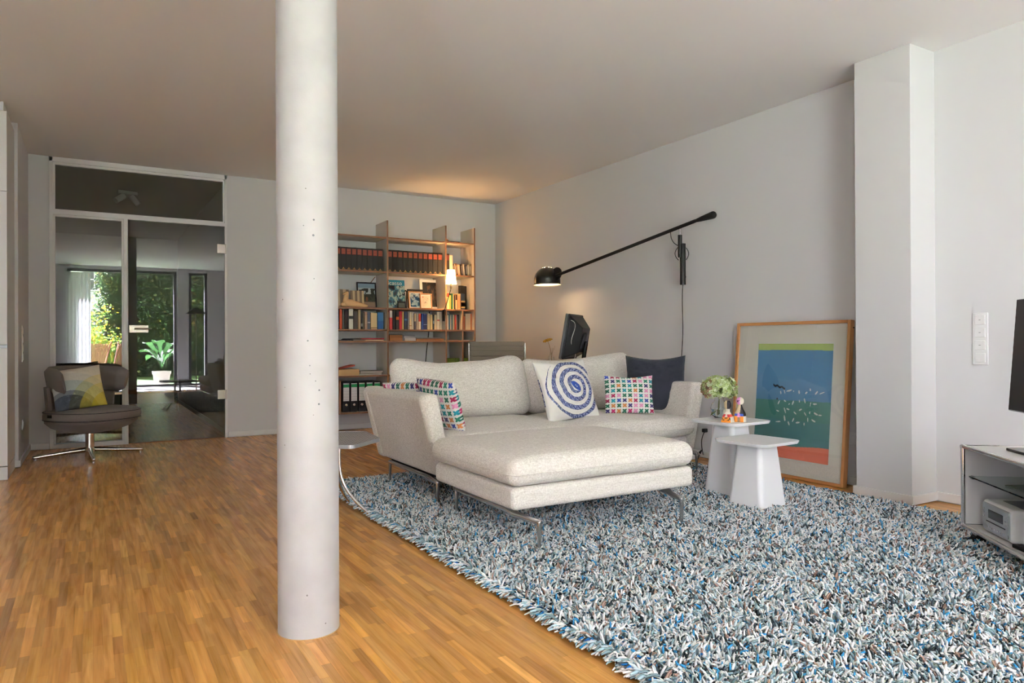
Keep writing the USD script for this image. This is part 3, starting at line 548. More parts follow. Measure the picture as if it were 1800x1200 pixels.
MB().add(prism([(-.1, .066), (.08, .098), (.085, .112), (.02, .1), (-.08, .072)], -.1, .06, FR((0, 0, 0), (1, 0, 0), (0, 0, 1))), sp((180, 66, 44)), False).build('folder', 'print', wb)
slab_stack('paper_stack', 'grey and white magazines piled next to the light wooden box', 'magazines', 2.61, 7.53, BT[5], .25, .22, [(.012, (200, 196, 190), 'magazine'), (.005, (90, 88, 86), 'magazine'), (.01, (206, 200, 192), 'magazine'), (.005, (150, 146, 140), 'magazine'), (.01, (196, 190, 184), 'magazine'), (.004, (110, 106, 102), 'magazine')], -.05)
def binder(x, label, group=None, T=None):
    w, h, d = .079, .318, .27
    t = thing('ring_binder', label, 'ring binder', TR((x, 7.445, BT[6])), group)
    MB().add(rbox(-w/2, 0, 0, w/2, d, h, .003, 1)).build('cover', 'black_plastic', t)
    lb = MB().add(rbox(-w*.40, -.0012, .115, w*.40, .002, h-.012, .001, 1)).build('label', 'white_plastic', t)
    MB().add(box(-w*.40, -.0016, h-.056, w*.40, -.0008, h-.024), sp((30, 150, 84)), False).build('green_stripe', 'print', lb)
    m = MB()
    for k in range(4): m.add(box(-w*.38, -.0015, .13+.03*k, w*.38, -.001, .1312+.03*k), sp((140, 140, 140)), False)
    m.build('ruled_lines', 'print', lb)
    MB().add(moved(trimesh.creation.torus(.012, .0022, 20, 8), FR((0, -.001, .075), (1, 0, 0), (0, 0, 1)))).add(lathe([(.0115, 0), (.0001, 0.0006)], 16, FR((0, -.0006, .075), (1, 0, 0), (0, 0, 1)))).build('finger_ring', 'chrome', t)
    return t
BL = 'black ring binder with a green-striped white label on the lowest board'
b0 = binder(2.337, 'black ring binder with green-striped label, nearest the wooden partition on the lowest board', 'ring binders on the lowest board')
for k in range(1, 5): dup(b0, f'black ring binder with green-striped label, {ORD[k]} from the wooden partition on the lowest board', TR((2.337+.086*k, 7.445, BT[6])))
for k, (a, b, c, nm) in enumerate(((3.530, 3.630, (112, 130, 40), 'olive'), (3.636, 3.684, (126, 150, 70), 'light green'), (3.712, 3.742, (110, 150, 130), 'grey-green'), (3.745, 3.80, (140, 162, 44), 'lime'))):
    t = thing('storage_box', f'{nm} box just showing above the sofa back', 'storage box', TR(((a+b)/2, 7.45, BT[5])), 'green boxes in the narrow bay')
    w = b-a; MB().add(rbox(-w/2, 0, 0, w/2, .22, .15, .003), sp(c)).build('body', 'print', t); MB().add(rbox(-w/2-.001, -.001, .13, w/2+.001, .222, .166, .002), sp(tuple(int(q*.85) for q in c))).build('lid', 'print', t)
tg = thing('sunglasses', 'small dark objects lying on top of the narrow bay', 'oddments', TR((3.58, 7.42, BT[0])))
MB().add(tube(smoothpath([(-.05, 0, .01), (0, .02, .012), (.06, 0, .008), (.12, .02, .008)], 16), .006, 8)).build('strap', 'black_plastic', tg); MB().add(rbox(-.075, 0, 0, -.045, .03, .035, .008)).build('knob', 'teak', tg)
# clip lamp on the divider of the narrow bay
cl = thing('clip_lamp', 'small lit lamp with a glowing white shade clipped to the bookshelf', 'lamp', TR((3.484, 7.25, 0)))
v, f = lathe([(.063, 1.614), (.0435, 1.774)], 40); v2, f2 = lathe([(.0415, 1.774), (.061, 1.614)], 40)
MB().add((v, f), smooth=True).add((v2, f2), smooth=True).build('shade', 'shade_glow', cl)
lb = UsdLux.SphereLight.Define(stage, '/World/clip_lamp/lamp_light'); lb.CreateRadiusAttr(.022); lb.CreateIntensityAttr(1000.); lb.CreateColorAttr(Gf.Vec3f(1., .55, .22)); lb.AddTranslateOp().Set(Gf.Vec3d(0, 0, 1.70))
MB().add(cyl((0, 0, 1.57), (0, 0, 1.66), .012)).add(tube(smoothpath([(0, 0, 1.575), (-.012, .02, 1.5), (-.03, .07, 1.38), (-.035, .11, 1.315)], 14), .0045, 8)).build('stem', 'black_metal', cl)
MB().add(rbox(-.05, .09, 1.27, -.02, .13, 1.33, .005)).add(rbox(-.045, .10, 1.2, -.03, .14, 1.28, .004)).build('clip', 'black_metal', cl)
cc = tag(MB().add(tube(smoothpath([(3.40, 7.66, 1.32), (3.40, 7.69, 1.05), (3.38, 7.69, .9), (3.355, 7.69, .62), (3.35, 7.69, .1)], 24), .006, 8)).build('power_cable', 'cable_dark'), 'dark power cable hanging behind the middle bay of the bookshelf', 'cable')
# ------------------------------------------------------------------ sofa and ottoman
def soft(x0, y0, z0, x1, y1, z1, r, bulge=.02, k=5, m=14, seed=0, amp=.004, dip=0., sc=(3, 3, 3)):
    b = rbox(x0, y0, z0, x1, y1, z1, r, k, m); v = np.array(b.vertices); c = np.array([x0+x1, y0+y1, z0+z1])/2; h = np.array([x1-x0, y1-y0, z1-z0])/2
    u = (v-c)/h
    up = np.clip(u[:, 2], 0, 1)*bulge*(1-u[:, 0]**4)*(1-u[:, 1]**4)
    if dip: up -= np.clip(u[:, 2], 0, 1)*dip*np.exp(-(u[:, 0]/.10)**2)
    v[:, 2] += up
    v += (meshkit.fbm(v*np.asarray(sc, float)*2.2+seed*7.1, 3, seed)-.5)[:, None]*amp*2*np.sign(u)*np.abs(u)**2
    b.vertices = v; return b
def seam(mb, x0, y0, x1, y1, z, r, th=.0028, T=None):
    pts = []
    for cx, cy, a0 in ((x1-r, y1-r, 0), (x0+r, y1-r, 90), (x0+r, y0+r, 180), (x1-r, y0+r, 270)):
        for a in np.linspace(a0, a0+90, 7): pts.append((cx+r*math.cos(math.radians(a)), cy+r*math.sin(math.radians(a)), z))
    pts.append(pts[0]); mb.add(tube(pts, th, 6), smooth=60)
RS = 1.18
def rail_leg(parent, x, ya, yb, zt, sx, front_out=.09, two=True):
    """cast rail under one end with a tapering foot at the front and one at the back"""
    ff = (x+sx*.03, ya-front_out, .012)
    m = MB()
    rail = [((x, yb, zt-.012), .011*RS), ((x, ya+.09, zt-.012), .012*RS), ((x-sx*.004, ya+.03, zt-.02), .015*RS), ((x+sx*.012, ya-.02, zt-.02), .012*RS), ((ff[0], ff[1]+.005, zt-.022), .011*RS)]
    m.add(chain(rail), smooth=40); m.build('rail', 'polished_alu', parent)
    MB().add(chain([((ff[0], ff[1], zt-.022), .0115), ((ff[0], ff[1], zt-.06), .011), ((ff[0], ff[1], .018), .007)]), smooth=40).build('leg', 'polished_alu', parent)
    MB().add(chain([((x, yb, zt-.012), .0115), ((x, yb, zt-.05), .0105), ((x, yb, .018), .007)]), smooth=40).build('leg', 'polished_alu', parent)

sofa = thing('sofa', 'long light grey woven sofa with slanted arms and slim metal legs', 'sofa', TR((2.67, 4.10, 0)))
so = np.array([2.67, 4.10, 0])
def S(m): v, f, n = meshkit.arrays(m, False); return (v-so, f)
MB().add(S(soft(1.69, 3.67, .195, 3.65, 4.60, .30, .03, 0, 4, 10))).build('seat_frame', 'sofa_cloth', sofa)
for sx in (-1, 1):
    cx = 2.665
    def P(dx, y, z, r): return ((cx+sx*dx, y, z), r)
    arm = hull(P(.955, 3.69, .225, .035), P(.955, 4.60, .225, .035), P(1.055, 3.70, .625, .04), P(1.055, 4.62, .625, .04), P(1.008, 3.705, .63, .035), P(1.008, 4.61, .63, .035), P(.93, 3.69, .24, .03), P(.93, 4.6, .24, .03), seg=32)
    a = arm.refine_to_length(.03)
    m = a.to_mesh(); MB().add(S((m.vert_properties[:, :3], m.tri_verts)), smooth=50).build('arm', 'sofa_cloth', sofa)
back = hull(*[((x, y, z), .035) for x, z in ((1.70, .225), (3.63, .225), (1.60, .62), (3.73, .62)) for y in (4.57, 4.61)], seg=24).refine_to_length(.04).to_mesh()
MB().add(S((back.vert_properties[:, :3], back.tri_verts)), smooth=50).build('back', 'sofa_cloth', sofa)
sc = MB().add(S(soft(1.725, 3.60, .30, 3.615, 4.42, .425, .058, .035, 6, 22, 3, .006, .018))).build('seat_cushion', 'sofa_cloth', sofa)
sm = MB(); seam(sm, 1.722, 3.597, 3.618, 4.42, .36, .06); sm.build('piping', 'sofa_cloth', sc, TR(-so))
def back_cushion(x0, x1, peaks, seed):
    w = x1-x0; b = rbox(-w/2, -.085, 0, w/2, .085, .40, .075, 6, 16); v = np.array(b.vertices)
    u = v[:, 0]/(w/2); t = v[:, 2]/.40
    v[:, 1] *= (.78+.45*np.sqrt(np.clip((1-u**4)*(1-np.abs(2*t-1)**3), 0, 1)))*(1-.25*t)
    v[:, 2] += np.clip(t, 0, 1)**2*np.interp(u, np.linspace(-1, 1, len(peaks)), peaks)
    v[:, 0] *= 1+.012*t
    v += (meshkit.fbm(v*5+seed, 3, seed)-.5)[:, None]*np.array([.006, .02, .012])
    T = TR(((x0+x1)/2, 4.36, .437), 0, -.30); b.vertices = v@T[:3, :3].T+T[:3, 3]
    c = MB().add(S(b), smooth=60).build('back_cushion', 'sofa_cloth', sofa)
    pts = [(-w/2+.01, 0, .02), (-w/2+.006, 0, .2), (-w/2+.012, 0, .39+peaks[0]*.9)]
back_cushion(1.70, 2.722, [.035, .028, .005, -.012, -.006, .0, .006, .02, .042, .028], 2)
back_cushion(2.708, 3.722, [.02, .008, -.002, -.006, .0, .008, .022, .035, .048, .056], 6)
rail_leg(sofa, *(1.70-so[0], 3.80-so[1], 4.48-so[1]), .180, -.2)
rail_leg(sofa, *(3.64-so[0], 3.80-so[1], 4.48-so[1]), .180, 2.4)
MB().add(rbox(1.71-so[0], -.30, .17, 3.63-so[0], .38, .198, .006)).build('under_frame', 'black_metal', sofa)

ott = thing('ottoman', 'large square light grey woven ottoman standing before the sofa on the rug', 'ottoman', TR((2.165, 3.16, 0)))
oo = np.array([2.165, 3.16, 0])
def O(m): v, f, n = meshkit.arrays(m, False); return (v-oo, f)
MB().add(O(soft(1.615, 2.735, .195, 2.72, 3.585, .300, .028, 0, 5, 12, 4, .002))).build('base', 'sofa_cloth', ott)
oc = MB().add(O(soft(1.59, 2.705, .302, 2.715, 3.60, .432, .060, .022, 6, 18, 9, .005))).build('cushion', 'sofa_cloth', ott)
sm = MB(); seam(sm, 1.588, 2.703, 2.717, 3.602, .362, .062, .0022); sm.build('piping', 'sofa_cloth', oc, TR(-oo))
rail_leg(ott, 1.68-oo[0], 2.80-oo[1], 3.44-oo[1], .180, .5, .155)
rail_leg(ott, 2.62-oo[0], 2.80-oo[1], 3.44-oo[1], .180, -1.8, .13)

# ------------------------------------------------------------------ cushions
def pillow(name, label, T, w, h, t, pattern, mt='cotton', n=120, seed=0, pinch=.075, sag=.0, group=None, tag_=None):
    nu, nv = n, max(20, int(n*h/w)); a = np.linspace(-1, 1, nu); b = np.linspace(-1, 1, nv); U, V_ = np.meshgrid(a, b, indexing='ij')
    prof = (np.clip(1-U**2, 0, 1)*np.clip(1-V_**2, 0, 1))**.42
    wr = (meshkit.fbm(np.stack([U*2.2, V_*2.2, U*0+seed], -1), 4, seed)-.5)
    X = w/2*U*(1-pinch*(1-V_**2)); Y = h/2*V_*(1-pinch*(1-U**2))-sag*np.clip(V_, 0, 1)*(1-np.abs(U)**1.5)
    Z = t/2*prof*(1+.35*wr)+wr*.012*prof**.5
    Pf = np.stack([X, Y, Z], -1); Pb = np.stack([X, Y, -t/2*prof*.8], -1)
    vf, ff = grid(Pf); vb, fb = grid(Pb[::4 if False else 1]); fb = fb[:, ::-1]
    col = pattern(X.ravel()/w, Y.ravel()/h) if pattern else None
    m = MB(); m.add((vf, ff), col, True)
    m.add((vb, fb), pattern(-X.ravel()/w, Y.ravel()/h) if pattern else None, True)
    return tag(m.build(name, mt, None, T), label, 'cushion', group)
PAL = [sp(c) for c in ((40, 60, 140), (28, 110, 88), (176, 34, 92), (200, 124, 70), (216, 140, 176), (24, 128, 140), (52, 44, 96), (150, 30, 70), (26, 92, 70))]
def crosses(nx, ny, seed):
    rg = np.random.default_rng(seed); pick = rg.integers(0, len(PAL), (nx+2, ny+2))
    def f(u, v):
        gx, gy = (u+.5)*nx, (v+.5)*ny; i, j = np.floor(gx), np.floor(gy); px, py = gx-i-.5, gy-j-.5
        a, b = (px+py)*.7071, (px-py)*.7071
        hit = np.zeros(len(u), bool)
        for s, q in ((a, b), (b, a)): hit |= ((np.abs(s)-.24)/.225)**2+(q/.155)**2 < 1
        c = np.repeat([sp((226, 222, 216))], len(u), 0)
        k = pick[np.clip(i, 0, nx).astype(int), np.clip(j, 0, ny).astype(int)]; c[hit] = np.array(PAL)[k[hit]]
        return c
    return f
def spiral(u, v):
    x, y = u-.05, v-.02; r = np.hypot(x, y)*.90; th = np.arctan2(y, x)
    c = np.repeat([sp((234, 230, 224))], len(u), 0); blue = sp((34, 46, 100)); pale = sp((160, 168, 196))
    pitch = .115; q = (r-.02+th/(2*PI)*pitch)/pitch; band = (q % 1 < .5) & (r > .075) & (r < .44)
    fr = (q % 1)/.5; lenq = (th*np.maximum(r, .05)/.045)
    cell = (np.sin(lenq*2*PI*.5)*.5+.5); motif = (np.abs(fr-.5)*2 < .25+.6*cell) ^ (np.sin(lenq*PI*2) > .5)
    c[band] = np.where(motif[band][:, None], blue, pale)
    c[band & ((fr < .12) | (fr > .88))] = blue
    hd = ((x+y)/.055)**2*.5+((x-y)/.10)**2*.5 < 1; c[hd & (r < .1)] = sp((34, 62, 140)); c[np.hypot(x+.012, y-.008) < .010] = sp((200, 205, 225)); c[np.hypot(x-.010, y+.014) < .010] = sp((200, 205, 225))
    return c
def arcs(u, v):
    d = np.hypot(u+.22, v+.62); d2 = np.hypot(u-.62, v+.62)
    c = np.repeat([sp((206, 196, 178))], len(u), 0)
    for r, k in ((.98, (196, 190, 176)), (.80, (168, 174, 168)), (.56, (112, 118, 120)), (.46, (70, 76, 84))): c[d < r] = sp(k)
    m = d2 < .88; c[m] = c[m]*np.array([1.0, .94, .62]); m = d2 < .68; c[m] = c[m]*.55+np.array(sp((190, 172, 44)))*.45; m = d2 < .46; c[m] = c[m]*.35+np.array(sp((178, 158, 20)))*.65
    return c
def lean_T(bl, br, tilt, h):
    """frame of a cushion standing on its lower edge from bl to br, leaning back by tilt"""
    bl, br = np.array(bl, float), np.array(br, float); u = br-bl; u /= np.linalg.norm(u); nrm = np.cross(u, [0, 0, 1]); nrm /= np.linalg.norm(nrm)
    v = np.array([0, 0, 1])*math.cos(tilt)-nrm*math.sin(tilt); v -= u*(u@v); v /= np.linalg.norm(v)
    return FR((bl+br)/2+v*h/2, u, v)
pillow('cushion', 'dark denim blue cushion leaning in the corner of the sofa', lean_T((3.40, 4.12, .452), (3.74, 3.83, .452), .22, .40), .44, .42, .15, None, 'denim', 60, 3, .06, .02)
pillow('cushion', 'small cross-patterned cushion propped in front of the dark denim cushion', lean_T((3.075, 3.94, .455), (3.365, 3.765, .455), .28, .27), .345, .275, .12, crosses(9, 8, 4), n=210, seed=5, pinch=.05, sag=.012)
pillow('cushion', 'white cushion with a large blue spiral ring on the sofa seat', lean_T((2.50, 3.79, .448), (2.965, 3.865, .462), .36, .38), .47, .42, .15, spiral, n=220, seed=8, pinch=.08)
pillow('cushion', 'larger cross-patterned cushion wedged against the inside of the sofa arm', FR((1.79, 3.87, .58), (-.28, .95, .06), (-.33, -.10, .92)), .33, .34, .13, crosses(9, 8, 9), n=210, seed=11, pinch=.05)
pillow('cushion', 'cross-patterned cushion half hidden behind the sofa arm top', FR((1.745, 4.20, .565), (-.42, .88, -.04), (-.45, -.2, .85)), .36, .33, .10, crosses(9, 8, 14), n=140, seed=13, pinch=.05)

# ------------------------------------------------------------------ swivel armchair with its cushion
CT = TR((-.03, 7.06, 0), math.radians(40))
ch = thing('swivel_chair', 'grey-brown upholstered swivel armchair with a low wraparound back and star base', 'armchair', CT)
def superell(a, b, n, e=2.6):
    g = np.linspace(0, 2*PI, n, endpoint=False); c, s = np.cos(g), np.sin(g)
    return np.sign(c)*np.abs(c)**(2/e)*a, np.sign(s)*np.abs(s)**(2/e)*b
def loft(rings, n=64, e=2.5):
    """rings: (a, b, cy, z) superellipses from bottom to top, closed at both ends"""
    P = []
    for a, b, cy, zz in rings:
        x, y = superell(max(a, 1e-4), max(b, 1e-4), n, e); P.append(np.stack([x, y+cy, np.full(n, zz) if np.ndim(zz) == 0 else zz], -1))
    return grid(np.array(P).transpose(1, 0, 2), True)
MB().add(loft([(.001, .001, -.02, .205), (.10, .09, -.02, .207), (.20, .18, -.03, .225), (.28, .27, -.04, .262), (.325, .315, -.05, .305), (.325, .315, -.05, .318)]), smooth=60).build('seat_shell', 'chair_cloth', ch)
MB().add(loft([(.32, .31, -.05, .316), (.338, .33, -.055, .330), (.342, .335, -.06, .36), (.338, .33, -.06, .392), (.318, .31, -.06, .412), (.25, .24, -.06, .422), (.001, .001, -.05, .426)]), smooth=60).build('seat', 'chair_cloth', ch)
for z_, a in ((.332, .340), (.394, .339)):
    x, y = superell(a, a-.008, 72, 2.5); p = np.stack([x, y-.058, np.full(72, z_)], -1); p = np.vstack([p, p[:2]]); MB().add(tube(p, .003, 6, False), smooth=60).build('piping', 'black_plastic', ch)
def shell(th0, th1, prof, n=40, nm='back'):
    """band around the back: prof(t) -> list of (radius x, radius y, z) outer ring heights, thickness"""
    th = np.linspace(th0, th1, n); R = []
    for k, t in enumerate(th):
        e = min(1, min(k, n-1-k)/4.0); e = math.sin(e*PI/2)
        R.append([(math.sin(t)*(rx-d*(1-0)), math.cos(t)*(ry-d)-.03, zz) for rx, ry, zz, d in prof(t, e)])
    R = np.array(R); v, f = grid(np.concatenate([R, R[:, :1]], 1)); n2_, m2_ = len(th), R.shape[1]+1
    c = [len(v), len(v)+1]; v = np.vstack([v, R[0].mean(0), R[-1].mean(0)]); i = np.arange(m2_-1)
    f = np.vstack([f, np.stack([np.full(m2_-1, c[0]), i+1, i], 1), np.stack([np.full(m2_-1, c[1]), (n2_-1)*m2_+i, (n2_-1)*m2_+i+1], 1)])
    return v, f[:, ::-1]
def lower(t, e):
    w = .315; th = .05*(.5+.5*e); out = [(w, w, .35, 0), (w+.006, w+.006, .42, 0), (w+.012, w+.012, .50, 0), (w+.02, w+.02, .60, 0)]
    return out+[(a, b, zz, th) for a, b, zz, _ in out[::-1]]
MB().add(shell(-1.30, 1.30, lower), smooth=50).build('back', 'chair_cloth', ch)
def upper(t, e):
    zt = .775-.02*(abs(t)/1.8)**2; zb = .53+.035*(1-abs(t)/1.8); w = .322; mid = (zt+zb)/2; hh = (zt-zb)/2*(.72+.28*e); th = .075*(.35+.65*e)
    out = []
    for k in range(7):
        q = -1+2*k/6; out.append((w+.02*q, w+.012*q, mid+hh*q*.97, th*.5*(1-math.sqrt(max(0, 1-abs(q)**5)))))
    inn = [(a, b, zz, th-d) for a, b, zz, d in out[::-1]]
    return out+inn
MB().add(shell(-1.80, 1.80, upper, 56), smooth=50).build('headband', 'chair_cloth', ch)
MB().add(rbox(-.352, -.02, .36, -.342, .02, .385, .002)).build('brand_tab', 'black_plastic', ch)
MB().add(cyl((0, -.02, .05), (0, -.02, .215), .034, 28)).add(cyl((0, -.02, .045), (0, -.02, .075), .042, 28)).build('pedestal', 'chrome', ch)
for k in range(4):
    a = math.radians(-36+90*k); d = np.array([math.cos(a), math.sin(a), 0])
    c0 = np.array([0, -.02, .062]); MB().add(chain([(c0+d*.03, .020), (c0+d*.16+np.array([0, 0, -.012]), .017), (c0+d*.395+np.array([0, 0, -.034]), .0135)]), smooth=40).add(cyl(c0+d*.385+np.array([0, 0, -.062]), c0+d*.385+np.array([0, 0, -.04]), .012)).build('foot', 'polished_alu', ch)
pillow('cushion', 'cushion of grey and mustard overlapping arcs in the swivel armchair', FR((-.10, 6.90, .590), (.93, .10, .13), (-.10, .33, .92)), .375, .36, .13, arcs, n=130, seed=21, pinch=.05)

# ------------------------------------------------------------------ side tables
def side_table(label, x, y, rz, h, top, b0, b1):
    t = thing('side_table', label, 'side table', TR((x, y, 0.014), rz))
    s = top/2; c = Polygon([(-s, -s), (s, -s), (s, s), (-s, s)]).buffer(-.055).buffer(.055, 12)
    p2 = np.array(c.exterior.coords)[::-1][:-1]
    rings = [(.965, h-.020), (.99, h-.012), (1.0, h-.006), (1.0, h-.003), (.985, h-.0035), (.95, h-.0045), (.5, h-.005), (.001, h-.005)]
    under = [(.001, h-.010), (.5, h-.010), (.93, h-.012)]
    P = np.array([np.column_stack([p2*k, np.full(len(p2), zz)]) for k, zz in under+rings]); P = P[:, ::-1] if trimesh.path.util.is_ccw(p2) is False else P
    v, f = grid(P.transpose(1, 0, 2), True); tm = trimesh.Trimesh(v, f, process=False)
    if tm.volume < 0: f = f[:, ::-1]
    MB().add((v, f), smooth=40).build('table_top', 'powder_white', t)
    n = 12; R = []
    for k in np.linspace(0, 1, 8):
        half = b0+(b1-b0)*k; c = Polygon([(-half, -half), (half, -half), (half, half), (-half, half)]).buffer(-.028).buffer(.028, n); q = np.array(c.exterior.coords)[:-1]
        R.append(np.column_stack([q, np.full(len(q), k*(h-.0105))]))
    R = np.array(R); v, f = grid(R.transpose(1, 0, 2), True)
    if np.dot(np.cross(v[f[0, 1]]-v[f[0, 0]], v[f[0, 2]]-v[f[0, 0]]), [v[f[0, 0]][0], v[f[0, 0]][1], 0]) < 0: f = f[:, ::-1]
    MB().add((v, f), smooth=40).build('pedestal', 'powder_white', t)
side_table('lower white metal side table with an empty square top', 3.236, 2.768, math.radians(4), .388, .352, .118, .082)
side_table('taller white metal side table carrying the vase and wooden dolls', 3.362, 3.075, math.radians(3), .464, .36, .118, .080)
ZT = .014+.459
# vase with hydrangea
vx, vy = 3.40, 3.20
vs = thing('vase', 'round clear glass vase with water on the taller side table', 'vase', TR((vx, vy, ZT)))
pr_ = [(.0001, 0), (.024, 0), (.046, .018), (.056, .05), (.050, .082), (.034, .104), (.027, .118), (.030, .13)]
inn = [(.0285, .13), (.0255, .118), (.032, .104), (.048, .082), (.0535, .05), (.044, .02), (.022, .005), (.0001, .005)]
MB().add(lathe(pr_+inn, 40), smooth=60).build('glass_body', 'clear_glass', vs)
MB().add(lathe([(.0001, .006), (.022, .006), (.0435, .021), (.053, .05), (.0525, .056), (.0001, .056)], 36), smooth=60).build('water', 'water', vs)
hy = thing('hydrangea', 'pale green hydrangea head with reddish tips in the glass vase', 'flower', TR((vx, vy, ZT)))
rg = np.random.default_rng(3)
for q in ((.0, .0, .03), (.02, -.01, .025)): MB().add(tube(smoothpath([(-q[0], q[1], q[2]), (.0, 0, .11), (.01+q[0], .0, .20)], 10), .0035, 7)).build('stem', 'print', hy, None) if False else MB().add(tube(smoothpath([(-q[0], q[1], q[2]), (.0, 0, .11), (.01+q[0], .0, .20)], 10), .0035, 7), sp((110, 120, 60))).build('stem', 'petal', hy)
pet = MB()
for k in range(520):
    d = rg.normal(size=3); d /= np.linalg.norm(d); d[2] = d[2] if d[2] > -.75 else -d[2]*.4; d /= np.linalg.norm(d)
    c = np.array([-.005, .0, .185])+d*np.array([.115, .10, .076])*rg.uniform(.82, 1.0)*(1+.12*math.sin(5*d[0]+3*d[1]))
    left = d[0]*math.cos(YAW)-d[1]*math.sin(YAW)
    tone = np.array(sp((206, 220, 160)))*rg.uniform(.8, 1.15)
    if rg.random() < .3: tone = np.array(sp((228, 238, 206)))*rg.uniform(.9, 1.1)
    if left < -.55 and rg.random() < .5: tone = np.array(sp((160, 124, 96)))*rg.uniform(.7, 1.1)
    if rg.random() < .2: tone = np.array(sp((170, 192, 110)))*rg.uniform(.8, 1.)
    nrm = d+rg.normal(size=3)*.35; nrm /= np.linalg.norm(nrm); u = np.cross(nrm, rg.normal(size=3)); u /= np.linalg.norm(u); T = FR(c, u, np.cross(nrm, u)); sz = rg.uniform(.010, .015)
    for q in range(4):
        a = q*PI/2+.1; e = np.array([math.cos(a), math.sin(a)]); s_ = np.array([-e[1], e[0]])
        pp = [(0, 0, 0), *(list(e*sz*.7+s_*sz*.55)+[.002],), *(list(e*sz*1.15)+[.0045],), *(list(e*sz*.7-s_*sz*.55)+[.002],)]
        v = np.array(pp)@T[:3, :3].T+T[:3, 3]; pet.add((v, np.array([[0, 3, 2], [0, 2, 1]])), tone, False)
o = pet.build('florets', 'petal', hy); o.SetCustomDataByKey('kind', 'stuff')
lf = MB()
for a, b in (((-.02, 0, .05), (-.07, .01, .015)), ((.03, -.02, .15), (.075, -.05, .12))):
    a, b = np.array(a), np.array(b); s_ = np.cross(b-a, [0, 0, 1]); s_ = s_/np.linalg.norm(s_)*.016
    lf = MB().add((np.array([a, (a+b)/2+s_+[0, 0, .004], b, (a+b)/2-s_+[0, 0, .004]]), np.array([[0, 1, 2], [0, 2, 3]])), sp((90, 120, 60)), False); lf.build('leaf', 'petal', hy)
# two painted wooden dolls
def doll(label, x, y, rz, prof, paint, head):
    t = thing('wooden_doll', label, 'wooden doll', TR((x, y, ZT), rz))
    n = 72; g = np.linspace(0, 2*PI, n, endpoint=False)+PI/4; P = []
    zs = np.linspace(0, prof[-1][2], 70)
    for zz in zs:
        a = np.interp(zz, [q[2] for q in prof], [q[0] for q in prof]); b = np.interp(zz, [q[2] for q in prof], [q[1] for q in prof]); e = np.interp(zz, [q[2] for q in prof], [q[3] for q in prof])
        c, s = np.cos(g), np.sin(g); P.append(np.stack([np.sign(c)*np.abs(c)**(2/e)*a, np.sign(s)*np.abs(s)**(2/e)*b, np.full(n, zz)], -1))
    P = np.array(P).transpose(1, 0, 2); v, f = grid(P, True)
    c0 = len(v); v = np.vstack([v, [0, 0, 0], [0, 0, zs[-1]]]); i = np.arange(n)*70; j = np.roll(i, -1)
    f = np.vstack([f, np.stack([np.full(n, c0), j, i], 1), np.stack([np.full(n, c0+1), i+69, j+69], 1)])
    MB().add((v, f), paint(v), 45).build('body', 'painted_wood', t)
    if head: head(t)
W_, K_, R_, O_, B_, PK_, WD_ = [np.array(sp(c)) for c in ((228, 220, 202), (24, 22, 24), (176, 34, 50), (228, 140, 44), (36, 76, 168), (222, 150, 206), (206, 186, 150))]
def paint1(v):
    x, y, z = v.T; c = np.repeat([W_], len(v), 0); front = (y < 0) & (np.abs(x) <= -y+.002)
    side = (x > 0) & (np.abs(y) < x)
    fz = z < .030
    c[front & fz] = O_; zig = np.abs(((x/.0115) % 2)-1); c[front & fz & (np.abs(z-(.004+.022*zig)) < .0055)] = K_
    c[front & (z >= .030) & (z < .047)] = R_; c[front & (np.abs(x) < .003) & (z > .03) & (z < .06)] = W_
    c[side & (z >= .032) & (z < .047)] = np.array(sp((222, 66, 40))); c[(z > .078) & (x > .002)] = K_; c[(z > .078) & (x <= .002)] = WD_
    return c
doll('painted wooden doll with black zigzags on an orange skirt and half black hair', 3.262, 3.005, -1.2, [(.034, .030, 0, 8), (.034, .030, .002, 8), (.030, .026, .026, 7), (.020, .018, .048, 4), (.013, .012, .062, 2.4), (.0125, .0115, .078, 2), (.020, .016, .092, 2), (.021, .017, .112, 2), (.012, .010, .128, 2)], paint1, None)
def paint2(v):
    x, y, z = v.T; c = np.repeat([WD_], len(v), 0); front = (y < 0) & (np.abs(x) <= -y+.004); c[~front & (z < .036)] = W_
    c[front & (z < .036)] = O_; c[front & (z < .036) & (np.abs(x) < .009)] = np.array(sp((120, 116, 100))); c[front & (z >= .036) & (z < .05)] = B_; c[front & (np.abs(x) < .004) & (z >= .03) & (z < .056)] = PK_
    c[(x > .007) & ~(front & (z < .05)) & (z > .036)] = K_
    return c
def head2(t):
    m = trimesh.creation.icosphere(3, .0235); v = np.array(m.vertices)*[1, .9, 1]; c = np.repeat([PK_], len(v), 0); c[v[:, 0] > .006] = W_
    for ex in (-.010, .0): c[(np.hypot(v[:, 0]-ex, v[:, 2]-.004) < .0035) & (v[:, 1] < 0)] = K_
    c[(np.hypot(v[:, 0]+.005, v[:, 2]+.009) < .003) & (v[:, 1] < 0)] = np.array(sp((170, 40, 60)))
    o = MB().add((v+[0, 0, .124], np.array(m.faces)), c, True).build('head', 'painted_wood', t)
    MB().add(hull(((-.006, -.0205, .124), .003), ((-.006, -.024, .121), .002))).build('nose', 'painted_wood', o)
doll('painted wooden doll with a round pink and white head and blue chest', 3.335, 2.975, -1.15, [(.031, .027, 0, 6), (.031, .027, .034, 6), (.029, .025, .052, 4), (.019, .017, .076, 2.6), (.012, .011, .094, 2.2), (.010, .0095, .104, 2)], paint2, head2)
